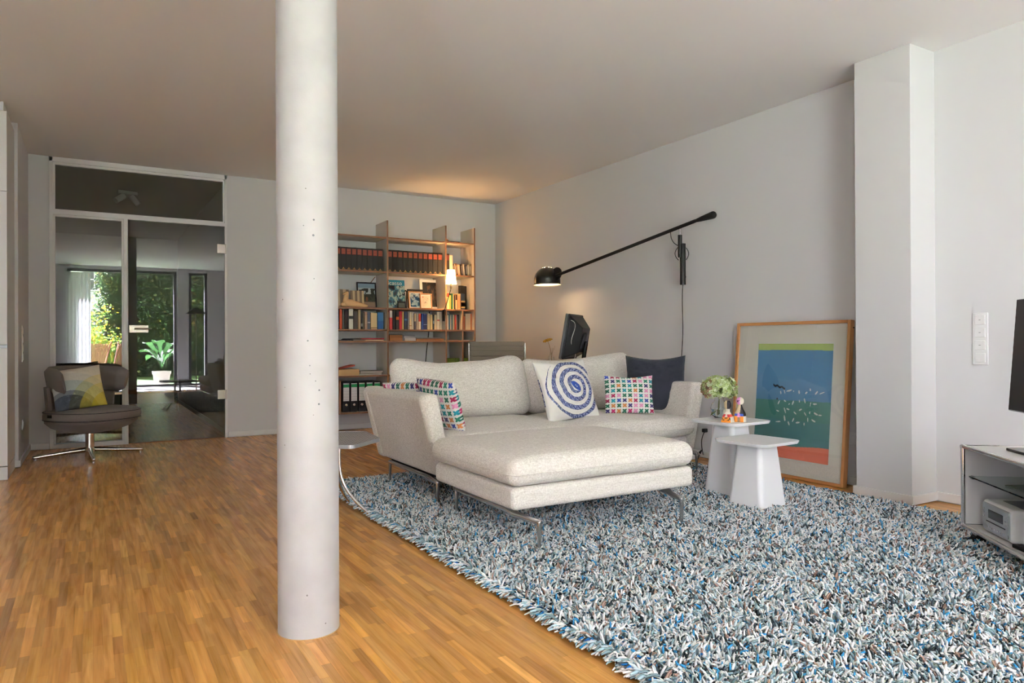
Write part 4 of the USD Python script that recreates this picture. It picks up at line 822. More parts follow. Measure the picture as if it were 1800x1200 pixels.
# ------------------------------------------------------------------ framed print leaning on the right wall
FW, FH = .946, 1.092
pf = thing('framed_print', 'large oak framed abstract print in colour bands leaning against the wall', 'picture', TR((4.168, 3.348, .004), -PI/2, -math.radians(4.75)))
bw, dp = .021, .042
for nm, a, mt in (('frame_side', (-FW/2, 0, -FW/2+bw, FH), 'oak_frame'), ('frame_side', (FW/2-bw, 0, FW/2, FH), 'oak_frame'), ('frame_rail', (-FW/2+bw, 0, FW/2-bw, bw), 'oak_frame_h'), ('frame_rail', (-FW/2+bw, FH-bw, FW/2-bw, FH), 'oak_frame_h')):
    MB().add(rbox(a[0], 0, a[1], a[2], dp, a[3], .0012, 1)).build(nm, mt, pf)
MB().add(box(-FW/2+.004, .026, .004, FW/2-.004, .036, FH-.004), smooth=False).build('backing', 'cardboard', pf)
ax0, ax1, az0, az1 = -.272, .348, .130, .936      # opening of the mount
mb = MB()
for a in ((-FW/2+bw-.004, bw-.004, ax0-.012, FH-bw+.004), (ax1+.012, bw-.004, FW/2-bw+.004, FH-bw+.004), (ax0-.012, bw-.004, ax1+.012, az0-.012), (ax0-.012, az1+.012, ax1+.012, FH-bw+.004)): mb.add(box(a[0], .013, a[1], a[2], .0165, a[3]), smooth=False)
mb.build('mount', 'mat_board', pf)
mb = MB()
for a in ((ax0-.012, az0-.012, ax0, az1+.012), (ax1, az0-.012, ax1+.012, az1+.012), (ax0, az0-.012, ax1, az0), (ax0, az1, ax1, az1+.012)): mb.add(box(a[0], .0142, a[1], a[2], .0165, a[3]), smooth=False)
mb.build('white_margin', 'paper', pf)
rg = np.random.default_rng(17); SPK = []
for r_, (zz, n_) in enumerate(((.60, 9), (.53, 8), (.465, 9), (.395, 8))):
    for k in range(n_):
        SPK.append((-.065+.042*k+rg.uniform(-.012, .012), zz+rg.uniform(-.02, .02), rg.uniform(0, PI), rg.uniform(.005, .024), rg.uniform(.0035, .0065)))
def bands(u, v):
    x = ax0+u*(ax1-ax0); z = az0+v*(az1-az0)
    c = np.repeat([sp((234, 124, 100))], len(u), 0)
    c[z > .205+.028*u+.004*np.sin(9*u)] = sp((80, 136, 138)); c[z > .40] = sp((78, 138, 128)); c[z > .530+.012*u] = sp((94, 142, 184))
    c[z > .888+.004*np.sin(3*u)] = sp((186, 204, 124))
    for sx, sz, an, L, w in SPK:
        p, q = (x-sx)*math.cos(an)+(z-sz)*math.sin(an), -(x-sx)*math.sin(an)+(z-sz)*math.cos(an)
        c[(p/L)**2+(q/w)**2 < 1] = sp((236, 230, 226))
    d = np.abs(z-.632+.20*(x+.09)+.004*np.sin(x*160)) < .0075; c[d & (x > -.125) & (x < -.022)] = sp((28, 26, 34))
    c[np.hypot(x+.085, z-.54) < .007] = sp((40, 30, 40))
    return c
m = MB(); put(m, canvas(ax1-ax0, az1-az0, bands, 230), ((ax0+ax1)/2, .0168, az0)); m.build('print_sheet', 'print', pf)
MB().add(box(-FW/2+bw-.002, .0085, bw-.002, FW/2-bw+.002, .0105, FH-bw+.002), smooth=False).build('glazing', 'pane_glass', pf)
MB().add(cyl((FW/2+.001, .03, FH-.05), (FW/2+.008, .03, FH-.05), .004, 8)).build('hanger', 'black_metal', pf)

# ------------------------------------------------------------------ swing-arm wall lamp
wl = thing('wall_lamp', 'black swing-arm wall lamp with a long arm, counterweight and lit dome shade', 'lamp', None)
PV = np.array([4.20, 4.372, 1.912]); EN = np.array([4.222, 4.03, 1.951]); SJ = np.array([3.985, 5.89, 1.617]); SH = np.array([3.967, 6.02, 1.60])
ad = (SJ-PV)/np.linalg.norm(SJ-PV); cw0 = PV+(EN-PV)*.48
MB().add(cyl(SJ, cw0, .0145, 14)).build('arm', 'black_metal', wl)
MB().add(chain([(cw0, .012), (cw0+(EN-cw0)*.35, .020), (EN, .030)], 20), smooth=50).build('counterweight', 'black_metal', wl)
MB().add(cyl(PV+[0, 0, -.11], PV+[0, 0, -.02], .008, 12)).add(cyl(PV+[0, 0, -.03], PV+[0, 0, .0], .012, 12)).build('pivot_pin', 'chrome', wl)
MB().add(cyl(PV+[0, 0, -.26], PV+[0, 0, -.075], .018, 18)).build('swivel_tube', 'black_metal', wl)
MB().add(cyl((4.216, 4.358, 1.425), (4.216, 4.358, 1.765), .024, 20)).add(chain([((4.22, 4.365, 1.50), .012), ((4.318, 4.46, 1.50), .012)])).add(chain([((4.22, 4.365, 1.70), .012), ((4.318, 4.46, 1.70), .012)])).add(lathe([(.0001, .010), (.03, .010), (.032, 0)], 24, FR((XR, 4.465, 1.50), (0, -1, 0), (0, 0, 1)))).build('wall_bracket', 'black_metal', wl)
lp = MB()
for pts in ([PV+ad*.10+[0, 0, -.015], PV+ad*.085+[0, 0, -.09], PV+[-.005, .02, -.16]], [(4.195, 4.385, 1.74), (4.18, 4.41, 1.69), (4.195, 4.385, 1.63)], [(4.235, 4.34, 1.73), (4.25, 4.325, 1.68), (4.235, 4.34, 1.63)]): lp.add(tube(smoothpath(pts, 12), .0035, 7))
lp.build('flex', 'cable_dark', wl)
MB().add(tube(smoothpath([(4.222, 4.365, 1.43), (4.26, 4.41, 1.2), (4.30, 4.45, 1.0), (4.308, 4.475, .8), (4.31, 4.46, .5), (4.31, 4.46, .08)], 30), .0035, 7)).build('power_cable', 'cable_dark', wl)
# shade: dome with a rolled lip, white inside
rs = .133
out = [(rs+.008, -.066), (rs+.002, -.060), (rs, -.05)]+[(rs*math.cos(a), -.02+.135*math.sin(a)) for a in np.linspace(0, 1.30, 12)]+[(.026, .113), (.0001, .114)]
inn = [(.0001, .108), (.03, .105)]+[((rs-.006)*math.cos(a), -.02+.127*math.sin(a)) for a in np.linspace(1.25, 0, 12)]+[(rs-.005, -.05), (rs-.004, -.06), (rs+.006, -.067)]
ST = TR(SH, 0); ST[:3, :3] = TR(rx=-.03)[:3, :3]
MB().add(lathe(out, 48), smooth=40).build('shade', 'lamp_black', wl, ST)
MB().add(lathe(inn, 48), smooth=40).build('shade_lining', 'white_enamel', wl, ST)
mv = MB()
for k in range(7):
    a = k*2*PI/7; mv.add(lathe([(.006, 0), (.0001, .0015)], 10, FR(SH+np.array([.045*math.cos(a), .045*math.sin(a), .1075]), (-math.sin(a), math.cos(a), 0), (-math.cos(a)*.95, -math.sin(a)*.95, .33))))
mv.build('vent_hole', 'lamp_glow', wl)
MB().add(hull((SH+[0, 0, .055], .018), (SH+[0, 0, .0], .030), seg=20), smooth=60).build('bulb', 'lamp_glow', wl)
kd = SH+np.array([.03, -.125, .035])
MB().add(lathe([(.0001, -.012), (.062, -.012), (.068, -.006), (.068, .006), (.062, .012), (.0001, .012)], 36, FR(kd, (.2, -.95, .2), (0.1, .25, .95)))).build('balance_disc', 'black_metal', wl)
MB().add(cyl(SH+[.01, -.10, .01], SJ-ad*.05, .0045, 10)).add(cyl(SJ+ad*.01, SJ-ad*.09, .008, 10)).build('joint_rod', 'chrome', wl)
lb = UsdLux.SphereLight.Define(stage, '/World/wall_lamp/lamp_light'); lb.CreateRadiusAttr(.028); lb.CreateIntensityAttr(70.); lb.CreateColorAttr(Gf.Vec3f(1., .60, .28)); lb.AddTranslateOp().Set(Gf.Vec3d(*(SH+[0, 0, -.035]).tolist()))

# ------------------------------------------------------------------ desk corner behind the sofa
dk = thing('desk', 'white desk against the long wall behind the sofa', 'desk', TR((3.86, 5.58, 0)))
MB().add(rbox(-.40, -.62, .715, .44, .62, .740, .004)).build('desktop', 'powder_white', dk)
for x in (-.36, .40):
    for y in (-.57, .57): MB().add(cyl((x, y, .0), (x, y, .716), .02, 16)).build('leg', 'polished_alu', dk)
mo = thing('monitor', 'black computer monitor seen from behind on the hidden desk', 'monitor', TR((3.80, 5.42, .741), math.radians(-141)))
tl = TR(rx=-.13)
def MT(m): return moved(m, TR((0, 0, .06), 0, -.17))
# screen faces local -y
MB().add(MT(rbox(-.235, -.025, 0, .235, .012, .415, .008))).build('bezel', 'grey_metal', mo)
MB().add(MT(rbox(-.235, -.012, .0, .235, .018, .415, .010))).build('rear_rim', 'black_plastic', mo)
MB().add(MT(box(-.22, -.0262, .02, .22, -.0255, .40)), smooth=False).build('screen', 'black_gloss', mo)
hb = hull(*[((x, .02, z), .012) for x in (-.21, .21) for z in (.03, .385)], *[((x, .115, z), .014) for x in (-.13, .13) for z in (.09, .30)], seg=12).to_mesh()
MB().add(MT((hb.vert_properties[:, :3], hb.tri_verts))).build('rear_housing', 'black_plastic', mo)
MB().add(MT(chain([((0.10, .125, .13), .018), ((0.10, .15, .25), .018)]))).add(chain([((0, .14, .012), .02), ((0, .17, .2), .02)])).build('stand_neck', 'black_plastic', mo)
MB().add(rbox(-.12, .0, 0, .12, .24, .016, .006)).build('stand_foot', 'black_plastic', mo)
MB().add(MT(tube(smoothpath([(.22, .03, .36), (.19, .06, .34), (.19, .06, .15), (.15, .09, .09), (.15, .10, .02)], 24), .0035, 6))).build('signal_cable', 'cable_light', mo)
MB().add(MT(tube(smoothpath([(-.06, .125, .29), (-.08, .128, .2), (-.09, .12, .12)], 10), .003, 6))).build('steel_strap', 'chrome', mo)
oc_ = thing('office_chair', 'grey office chair back with horizontal ribs showing behind the sofa', 'office chair', TR((3.61, 6.42, 0), math.radians(-19)))
rb = MB()
prof = [(z, .02*math.sin((z-.5)*4)) for z in np.linspace(.46, .965, 11)]
P = []
for k in range(10):
    z0, z1 = prof[k][0], prof[k+1][0]; rb.add(rbox(-.285, -.018+prof[k][1], z0, .285, .016+prof[k][1], z1, .0075, 3, 2), smooth=60)
rb.build('backrest', 'grey_mesh_cloth', oc_)
for s in (-1, 1): MB().add(chain([((s*.295, 0, .94), .010), ((s*.295, .01, .5), .011), ((s*.29, -.42, .43), .011)])).build('side_rail', 'polished_alu', oc_)
MB().add(rbox(-.27, -.47, .415, .27, -.02, .455, .016, 3, 2)).build('seat', 'grey_mesh_cloth', oc_)
MB().add(cyl((0, -.24, .08), (0, -.24, .42), .028)).build('column', 'polished_alu', oc_)
for k in range(5):
    a = k*2*PI/5; MB().add(chain([((0, -.24, .09), .02), ((.30*math.cos(a), -.24+.30*math.sin(a), .065), .012)])).add(cyl((.30*math.cos(a), -.24+.30*math.sin(a)-.012, .028), (.30*math.cos(a), -.24+.30*math.sin(a)+.012, .028), .028, 16)).build('foot', 'polished_alu', oc_)
nb = thing('laptop', 'dark blue folder lying on the desk by the office chair', 'folder', TR((3.53, 6.03, .741), .2))
MB().add(rbox(-.02, -.14, 0, .18, .14, .030, .004)).build('cover', 'denim', nb)
dv_ = thing('bud_vase', 'small glass bottle holding a dried yellow flower on the desk', 'vase', TR((3.665, 5.50, .741)))
MB().add(lathe([(.0001, 0), (.028, 0), (.03, .05), (.026, .075), (.012, .095), (.011, .12), (.009, .12), (.010, .095), (.024, .074), (.027, .05), (.026, .004), (.0001, .004)], 24), smooth=40).build('bottle', 'clear_glass', dv_)
yf = thing('dried_flower', 'dried ochre yarrow flower leaning in the glass bottle', 'flower', TR((3.665, 5.50, .741)))
MB().add(tube(smoothpath([(.004, 0, .01), (-.004, 0, .13), (-.05, -.02, .225)], 12), .002, 6), sp((130, 110, 70))).build('stem', 'petal', yf)
rg = np.random.default_rng(2); fm = MB()
for k in range(70):
    a, r_ = rg.uniform(0, 2*PI), .042*math.sqrt(rg.random()); q = trimesh.creation.icosphere(0, rg.uniform(.005, .009)); q.apply_translation((-.052+r_*math.cos(a)*1.0, -.02+r_*math.sin(a), .23+.35*r_*math.cos(a)+.008*(1-(r_/.042)**2))); fm.add(q, np.array(sp((196, 146, 40)))*rg.uniform(.6, 1.15), False)
o = fm.build('florets', 'petal', yf); o.SetCustomDataByKey('kind', 'stuff')
for k, a in enumerate((.3, -.35)): MB().add(tube([(.005, 0, .1), (.02+.02*k, .01, .16), (.035+.01*k, 0, .15+.03*k)], .0012, 5), sp((150, 140, 110))).build('twig', 'petal', yf)

# ------------------------------------------------------------------ low table with chrome legs half hidden by the column
wt = thing('coffee_table', 'low table with grey lattice top and splayed chrome legs behind the column', 'coffee table', TR((1.15, 3.93, 0)))
hx = Polygon([(.018, -.315), (.235, -.12), (.27, .22), (.07, .33), (-.20, .22), (-.235, -.10)]).buffer(-.03).buffer(.03, 6)
MB().add(prism(hx, .408, .420)).build('table_top', 'wire_top', wt)
ring = Polygon(hx.exterior.coords).difference(hx.buffer(-.008)); MB().add(prism(Polygon(hx.buffer(.003).exterior.coords, [hx.buffer(-.004).exterior.coords]), .402, .422)).build('edge_band', 'silver_plastic', wt)
MB().add(lathe([(.0001, .398), (.07, .398), (.07, .408), (.0001, .408)], 24)).build('mounting_plate', 'chrome', wt)
for sx, sy in ((1, -1), (1, 1), (-1, 1), (-1, -1)):
    f = np.array([.165*sx, .175*sy]) if True else 0
    pts = [(.035*sx, .03*sy, .40), (.035*sx, .03*sy, .28), (.045*sx, .04*sy, .20), (.10*sx, .105*sy, .085), (f[0], f[1], .012)]
    lg = MB().add(tube(smoothpath(pts, 22), .0085, 12)).build('leg', 'chrome', wt)
    MB().add(lathe([(.0001, 0), (.021, 0), (.021, .003), (.012, .009), (.0001, .012)], 20, TR((f[0], f[1], 0)))).build('glide', 'chrome', lg)
MB().add(cyl((-.035, 0, .26), (.035, 0, .26), .006)).build('brace', 'chrome', wt)

# ------------------------------------------------------------------ media cabinet, television and what stands there
a40 = math.radians(40); CO = np.array([3.474, 1.783, 0])
ux, nx_ = np.array([-math.sin(a40), -math.cos(a40), 0]), np.array([math.cos(a40), -math.sin(a40), 0])
CTm = FR(CO, ux, -nx_); CTm[:3, 0] = ux; CTm[:3, 1] = nx_; CTm[:3, 2] = np.cross(ux, nx_)
# local: x along the front, y into the cabinet, z up
CL, CD, ZB, ZTp = .78, .36, .098, .462
mc = thing('media_cabinet', 'low white panelled cabinet of chrome tubes on castors below the television', 'cabinet', CTm)
for x in (0, CL):
    for y in (0, CD):
        MB().add(cyl((x, y, ZB), (x, y, ZTp), .0095, 14)).build('post', 'chrome', mc)
for z in (ZB, ZTp):
    for y in (0, CD): MB().add(cyl((0, y, z), (CL, y, z), .0095, 14)).build('tube', 'chrome', mc)
    for x in (0, CL): MB().add(cyl((x, 0, z), (x, CD, z), .0095, 14)).build('tube', 'chrome', mc)
    for x in (0, CL):
        for y in (0, CD): MB().add(trimesh.creation.icosphere(2, .0125).apply_translation((x, y, z)), smooth=True).build('ball_joint', 'chrome', mc)
MB().add(rbox(.006, .006, ZTp-.004, CL-.006, CD-.006, ZTp+.005, .002)).build('top_panel', 'cabinet_white', mc)
MB().add(rbox(.006, .006, ZB-.004, CL-.006, CD-.006, ZB+.005, .002)).build('bottom_panel', 'cabinet_white', mc)
MB().add(rbox(.006, CD-.006, ZB+.004, CL-.006, CD+.004, ZTp-.004, .002)).build('back_panel', 'cabinet_white', mc)
for x in (-.004, CL-.006): MB().add(rbox(x, .008, ZB+.006, x+.009, CD-.008, ZTp-.006, .002)).build('side_panel', 'cabinet_white', mc)
MB().add(box(.012, .02, .322, CL-.012, CD-.012, .328), smooth=False).build('glass_shelf', 'shelf_glass', mc)
for x in (.012, CL-.012):
    for y in (.035, CD-.04): MB().add(cyl((x-.008, y, .321), (x+.010, y, .321), .008, 12)).build('shelf_pin', 'grey_metal', mc)
for x in (.05, CL-.05):
    for y in (.045, CD-.045):
        q = MB().add(rbox(x-.018, y-.02, .06, x+.018, y+.02, .088, .006)).add(cyl((x, y, .06), (x, y, .092), .01)).build('castor', 'chrome', mc)
        MB().add(cyl((x-.02, y, .043), (x+.02, y, .043), .030, 20)).build('wheel', 'black_plastic', q)
def onC(x, y, z): return CO+ux*x+nx_*y+np.array([0, 0, z])
def CF_(x, y, z, rz=0):
    T = CTm.copy(); T[:3, 3] = onC(x, y, z); return T@TR(rz=rz)
rd = thing('compact_radio', 'white compact radio with a silver front inside the low cabinet', 'radio', CF_(.225, .035, ZB+.0055))
MB().add(rbox(-.125, .0, .002, .125, .24, .142, .018, 4, 2), smooth=40).build('body', 'white_plastic', rd)
MB().add(rbox(-.115, -.004, .012, .115, .012, .132, .008, 3, 1)).build('front_panel', 'silver_plastic', rd)
MB().add(rbox(-.058, -.0055, .070, .066, .0, .108, .002)).build('display', 'black_gloss', rd)
MB().add(rbox(-.075, -.0058, .052, .085, .0, .057, .001)).build('disc_slot', 'black_plastic', rd)
for k in range(7): MB().add(cyl((-.07+.024*k, -.0075, .032), (-.07+.024*k, .0, .032), .005, 12)).build('button', 'chrome', rd)
for k in range(3):
    MB().add(cyl((-.092, -.0075, .072+.016*k), (-.092, .0, .072+.016*k), .004, 12)).build('button', 'chrome', rd)
    MB().add(cyl((.092, -.0075, .072+.016*k), (.092, .0, .072+.016*k), .004, 12)).build('button', 'chrome', rd)
MB().add(rbox(-.07, .06, .1415, .10, .2, .1445, .002)).build('speaker_grille', 'grey_metal', rd)
MB().add(rbox(.106, -.0055, .02, .110, .0, .115, .001)).build('bright_edge', 'chrome', rd)
rc = thing('remote_control', 'black remote control lying on the cabinet floor beside the radio', 'remote control', CF_(.45, .05, ZB+.0055, .12))
MB().add(rbox(-.07, -.022, 0, .09, .022, .016, .005)).build('body', 'black_plastic', rc)
for i in range(5):
    for j in range(3): MB().add(rbox(-.055+.024*i, -.016+.012*j, .0155, -.043+.024*i, -.009+.012*j, .0178, .001), sp((150, 60, 70)) if (i, j) == (2, 1) else sp((70, 72, 76))).build('button', 'gloss_print', rc)
for k, (x, y, c, l) in enumerate(((.33, .17, (96, 104, 92), 'grey-green magazine lying open on the glass shelf of the low cabinet'), (.50, .15, (150, 140, 150), 'pale patterned magazine farther along the glass shelf'))):
    mg = thing('magazine', l, 'magazine', CF_(x, y, .3285, .2-.3*k)); rr2 = np.random.default_rng(k)
    u = np.linspace(0, 1, 40); MB().add(rbox(-.105, -.09, 0, .105, .09, .005, .001, 1), sp(c)).build('pages', 'print', mg)
    vv = MB()
    for q in range(6): vv.add(box(*(lambda a, b: (a, b, .0048, a+.05, b+.03, .0056))(rr2.uniform(-.1, .05), rr2.uniform(-.085, .05))), np.array(sp((60, 66, 60)))*rr2.uniform(.5, 4), False)
    vv.build('pictures', 'print', mg)
tv = thing('television', 'black flat television standing on the low white cabinet', 'television', CF_(.45, .20, ZTp+.0055))
def TVT(m): return moved(m, TR((0, 0, .165), 0, -.075))
MB().add(TVT(rbox(-.445, -.006, 0, .445, .03, .505, .006))).build('housing', 'black_plastic', tv)
MB().add(TVT(rbox(-.447, -.009, -.002, .447, -.002, .507, .002))).build('silver_rim', 'silver_plastic', tv)
MB().add(TVT(box(-.4435, -.0105, .0035, .4435, -.0085, .5035)), smooth=False).build('screen', 'black_gloss', tv)
MB().add(chain([((0, .03, .01), .016), ((0, .045, .25), .016)])).build('stand_neck', 'black_plastic', tv)
MB().add(rbox(-.30, -.09, 0, .30, .12, .012, .004)).build('stand_foot', 'black_gloss', tv)

# ------------------------------------------------------------------ switches and sockets
def plate(name, label, cat, T, n, socket=False, marks=True, wid=.082):
    t = thing(name, label, cat, T); h = .071*n+.010
    MB().add(rbox(-wid/2, -.008, -h/2, wid/2, 0, h/2, .004, 2)).build('frame', 'white_plastic', t)
    for k in range(n):
        z = h/2-.005-.071*(k+.5)
        if socket: MB().add(lathe([(.021, 0), (.021, .009), (.024, .010), (.028, .010), (.028, 0)], 28, FR((0, -.001, z), (1, 0, 0), (0, 0, 1)))).add(rbox(-.029, -.0095, z-.029, .029, -.006, z+.029, .002)).build('socket', 'white_lacquer', t)
        else:
            r_ = MB().add(rbox(-.0275, -.012, z-.026, .0275, -.004, z+.026, .0025, 2)).build('rocker', 'white_plastic', t)
            MB().add(box(-.029, -.0086, z-.0285, .029, -.007, z+.0285), smooth=False).build('gap', 'silver_plastic', t) if False else None
            if marks and k < 3: MB().add(box(-.005, -.0126, z-.001, .005, -.0118, z+.0015), smooth=False).build('mark', 'grey_metal', r_)
    return t
RW = -PI/2
plate('light_switch', 'white fourfold light switch on the wall beside the television', 'light switch', TR((XR, 2.12, .961), RW), 4)
plate('wall_socket', 'white wall socket half hidden behind the framed print', 'wall socket', TR((XR, 2.895, .308), RW), 1, True)
plate('light_switch', 'tall white switch plate on the short wall beside the kitchen cabinet', 'light switch', TR((XL, 7.02, .96), PI/2), 4, marks=False)
plate('wall_socket', 'white socket low on the short wall beside the kitchen cabinet', 'wall socket', TR((XL, 7.02, .305), PI/2), 1, True)

# ------------------------------------------------------------------ kitchen cabinets at the far left
def tall_unit(x0, x1, label):
    t = thing('kitchen_cabinet', label, 'cabinet', TR(((x0+x1)/2, 6.43, 0))); w = (x1-x0)/2; f = -.30
    MB().add(box(-w, f+.02, .096, w, .285, 2.605), smooth=False).build('carcass', 'cabinet_white', t)
    MB().add(box(-w, f+.012, 0.001, w, .28, .092), smooth=False).build('plinth', 'cabinet_white', t)
    for z0, z1 in ((.10, .928), (.952, 2.03), (2.036, 2.60)): MB().add(rbox(-w+.0015, f, z0, w, f+.021, z1, .0015, 1)).build('door', 'cabinet_white', t)
    MB().add(rbox(-w+.0015, f+.004, .93, w, f+.03, .950, .001, 1)).build('grip_groove', 'silver_plastic', t)
    MB().add(box(-w, f+.03, 2.61, w-.02, .28, ZC-.001), smooth=False).build('filler', 'cabinet_white', t)
tall_unit(-1.115, -.513, 'tall white kitchen cabinet with flush doors by the end of the short wall')
tall_unit(-1.72, -1.118, 'tall white kitchen cabinet farther into the kitchen')

# ------------------------------------------------------------------ cable clutter by the wall
cb = thing('loose_cable', 'tangle of pale and dark cables on the floor between sofa and framed print', 'cable', TR((4.12, 4.26, 0)))
rg = np.random.default_rng(6)
for k in range(5):
    pts = [(rg.uniform(-.12, .12), rg.uniform(-.12, .12), rg.uniform(.01, .09)) for _ in range(5)]; pts[-1] = (.10, rg.uniform(-.1, .1), .004)
    MB().add(tube(smoothpath(pts, 24), .006, 6)).build('cable', 'cable_light' if k % 2 else 'cable_dark', cb)
MB().add(rbox(-.13, -.04, 0, .12, .02, .035, .006)).build('socket_strip', 'white_plastic', cb)
cb = tag(MB().add(tube(smoothpath([(4.298, 4.22, .03), (4.27, 4.21, .14), (4.262, 4.19, .19), (4.275, 4.17, .24)], 12), .004, 6)).add(rbox(4.25, 4.16, .22, 4.29, 4.19, .25, .005)).build('plug_cable', 'cable_dark'), 'short dark plug cable rising beside the sofa leg by the wall', 'cable')

# ------------------------------------------------------------------ shaggy rug
RX0, RX1, RY0, RY1 = 1.345, 3.90, .72, 4.70
rug = thing('shaggy_rug', 'thick shaggy rug of white, grey and blue yarn under the sofa', 'rug', TR((0, 0, 0)))
MB().add(rbox(RX0, RY0, .0006, RX1, RY1, .011, .003)).build('backing', 'rug_backing', rug)
YC = [(.44, (248, 248, 246)), (.13, (204, 218, 224)), (.12, (128, 150, 156)), (.13, (60, 70, 74)), (.065, (160, 132, 118)), (.05, (60, 140, 190)), (.05, (180, 210, 220)), (.03, (28, 98, 164))]
yw = np.cumsum([w for w, _ in YC]); yw /= yw[-1]
pile = UsdGeom.PointInstancer.Define(stage, '/World/shaggy_rug/pile'); pile.GetPrim().SetCustomDataByKey('kind', 'stuff')
rg = np.random.default_rng(41); protos = []
def yarn(mb, x, y, lean, az, L, r):
    d = np.array([math.cos(az), math.sin(az), 0]); p0 = np.array([x, y, .006])
    pts = [p0, p0+np.array([0, 0, L*.35*math.cos(lean)])+d*L*.35*math.sin(lean*.6), p0+np.array([0, 0, L*.68*math.cos(lean)])+d*L*.68*math.sin(lean), p0+np.array([0, 0, L*.86*math.cos(lean*1.15)])+d*L*.98*math.sin(lean*1.15)]
    for q in pts[1:]: q[2] = max(q[2], .008)
    k = int(np.searchsorted(yw, rg.random())); c = np.array(sp(YC[min(k, len(YC)-1)][1]))*rg.uniform(.85, 1.08)
    mb.add(tube(pts, [r*.8, r, r*1.05, r*.62], 5), c, True)
for k in range(14):
    mb = MB(); az0 = rg.uniform(0, 2*PI)
    for q in range(17):
        x, y = rg.uniform(-.024, .024, 2); yarn(mb, x, y, abs(rg.normal(.62, .3)), az0+rg.normal(0, .75), rg.uniform(.034, .052), rg.uniform(.0028, .0041))
    p = mb.build('tuft', 'wool', pile.GetPrim()); protos.append(p.GetPath())
for k in range(6):      # rim tufts lie outwards (+x)
    mb = MB()
    for q in range(16):
        x, y = rg.uniform(-.015, .01), rg.uniform(-.024, .024); yarn(mb, x, y, rg.normal(1.18, .16), rg.normal(0, .5), rg.uniform(.038, .06), rg.uniform(.0028, .0044))
    p = mb.build('rim_tuft', 'wool', pile.GetPrim()); protos.append(p.GetPath())
pos = []; idx = []; ori = []; scl = []
def put_tuft(x, y, k, a, s):
    pos.append((x, y, .006)); idx.append(k); ori.append(Gf.Quath(math.cos(a/2), 0, 0, math.sin(a/2))); scl.append((s, s, s))
st_ = .031
for i, x in enumerate(np.arange(RX0+.02, RX1-.01, st_)):
    for j, y in enumerate(np.arange(RY0+.02, RY1-.01, st_)):
        px, py = x+rg.uniform(-.012, .012), y+rg.uniform(-.012, .012)
        fl_ = meshkit.fbm(np.array([[px*1.7, py*1.7, 3.]]), 3, 7)[0]
        put_tuft(px, py, int(rg.integers(0, 14)), (fl_-.5)*14+rg.normal(0, .9), rg.uniform(.85, 1.15))
per = []
for y in np.arange(RY0, RY1, .021): per += [(RX0+rg.uniform(-.006, .012), y, PI), (RX1-rg.uniform(-.006, .012), y, 0)]
for x in np.arange(RX0, RX1, .021): per += [(x, RY0+rg.uniform(-.006, .012), -PI/2), (x, RY1-rg.uniform(-.006, .012), PI/2)]
for x, y, a in per: put_tuft(x, y, 14+int(rg.integers(0, 6)), a+rg.normal(0, .35), rg.uniform(.85, 1.2))
pile.CreatePrototypesRel().SetTargets(protos); pile.CreatePositionsAttr(Vt.Vec3fArray.FromNumpy(np.array(pos, np.float32))); pile.CreateProtoIndicesAttr(Vt.IntArray([int(q) for q in idx]))
pile.CreateOrientationsAttr(Vt.QuathArray(ori)); pile.CreateScalesAttr(Vt.Vec3fArray.FromNumpy(np.array(scl, np.float32)))
# ------------------------------------------------------------------ hallway behind the glass
hs = thing('spot_lamp', 'white twin spotlight on the hallway ceiling behind the transom', 'ceiling lamp', TR((.345, 8.97, ZC-.021), .25))
MB().add(rbox(-.10, -.028, -.035, .10, .028, 0, .004)).build('canopy', 'white_lacquer', hs)
for s, d in ((-1, (-.75, -.25, -.55)), (1, (.55, -.25, -.75))):
    d = np.array(d)/np.linalg.norm(d); c = np.array([s*.06, 0, -.075])
    h_ = MB().add(cyl(c-d*.035, c+d*.085, .032, 20)).build('spot_head', 'white_lacquer', hs)
    MB().add(cyl((s*.06, 0, -.08), (s*.06, 0, -.03), .007, 8)).build('bracket', 'white_lacquer', h_)
hb_ = thing('hall_bench', 'low brown wooden bench with black legs at the end of the hallway', 'bench', TR((.70, 11.3, 0)))
MB().add(rbox(-.46, -.2, .27, .46, .2, .31, .01)).build('seat_board', 'bench_wood', hb_)
for x in (-.34, .34):
    for y in (-.13, .13): MB().add(tube(smoothpath([(x, y, .27), (x*1.02, y*1.1, .12), (x*1.05, y*1.2, .01)], 8), .012, 8)).build('leg', 'black_metal', hb_)

# ------------------------------------------------------------------ behind the camera: curtain, floor lamp, terrace and garden (mirrored in the glass)
cu = MB(); n = 90; xs = np.linspace(-.47, -.02, n); P = []
for zz in (0.015, .7, 1.4, 2.0, 2.5): P.append(np.stack([xs, YF+.14+.035*np.sin(np.linspace(0, 2*PI*6.5, n))+.01*math.sin(zz*3)*np.sin(np.linspace(0, 9, n)), np.full(n, zz)], -1))
cu.add(grid(np.array(P)), smooth=True); tag(cu.build('curtain', 'curtain_cloth'), 'white curtain drawn aside at the garden window', 'curtain')
fl_ = thing('floor_lamp', 'floor lamp with a thin white pole and flat black cone shade', 'floor lamp', TR((1.93, .02, 0)))
MB().add(cyl((0, 0, 0), (0, 0, .02), .12, 28)).build('base', 'powder_white', fl_); MB().add(cyl((0, 0, .02), (0, 0, 1.62), .011, 12)).build('pole', 'powder_white', fl_)
MB().add(lathe([(.20, 1.56), (.03, 1.68), (.0001, 1.68)], 36)).add(lathe([(.0001, 1.675), (.03, 1.673), (.198, 1.558)], 36)).build('shade', 'black_metal', fl_)
tr_ = UsdGeom.Xform.Define(stage, '/World/terrace').GetPrim(); tr_.SetCustomDataByKey('kind', 'structure')
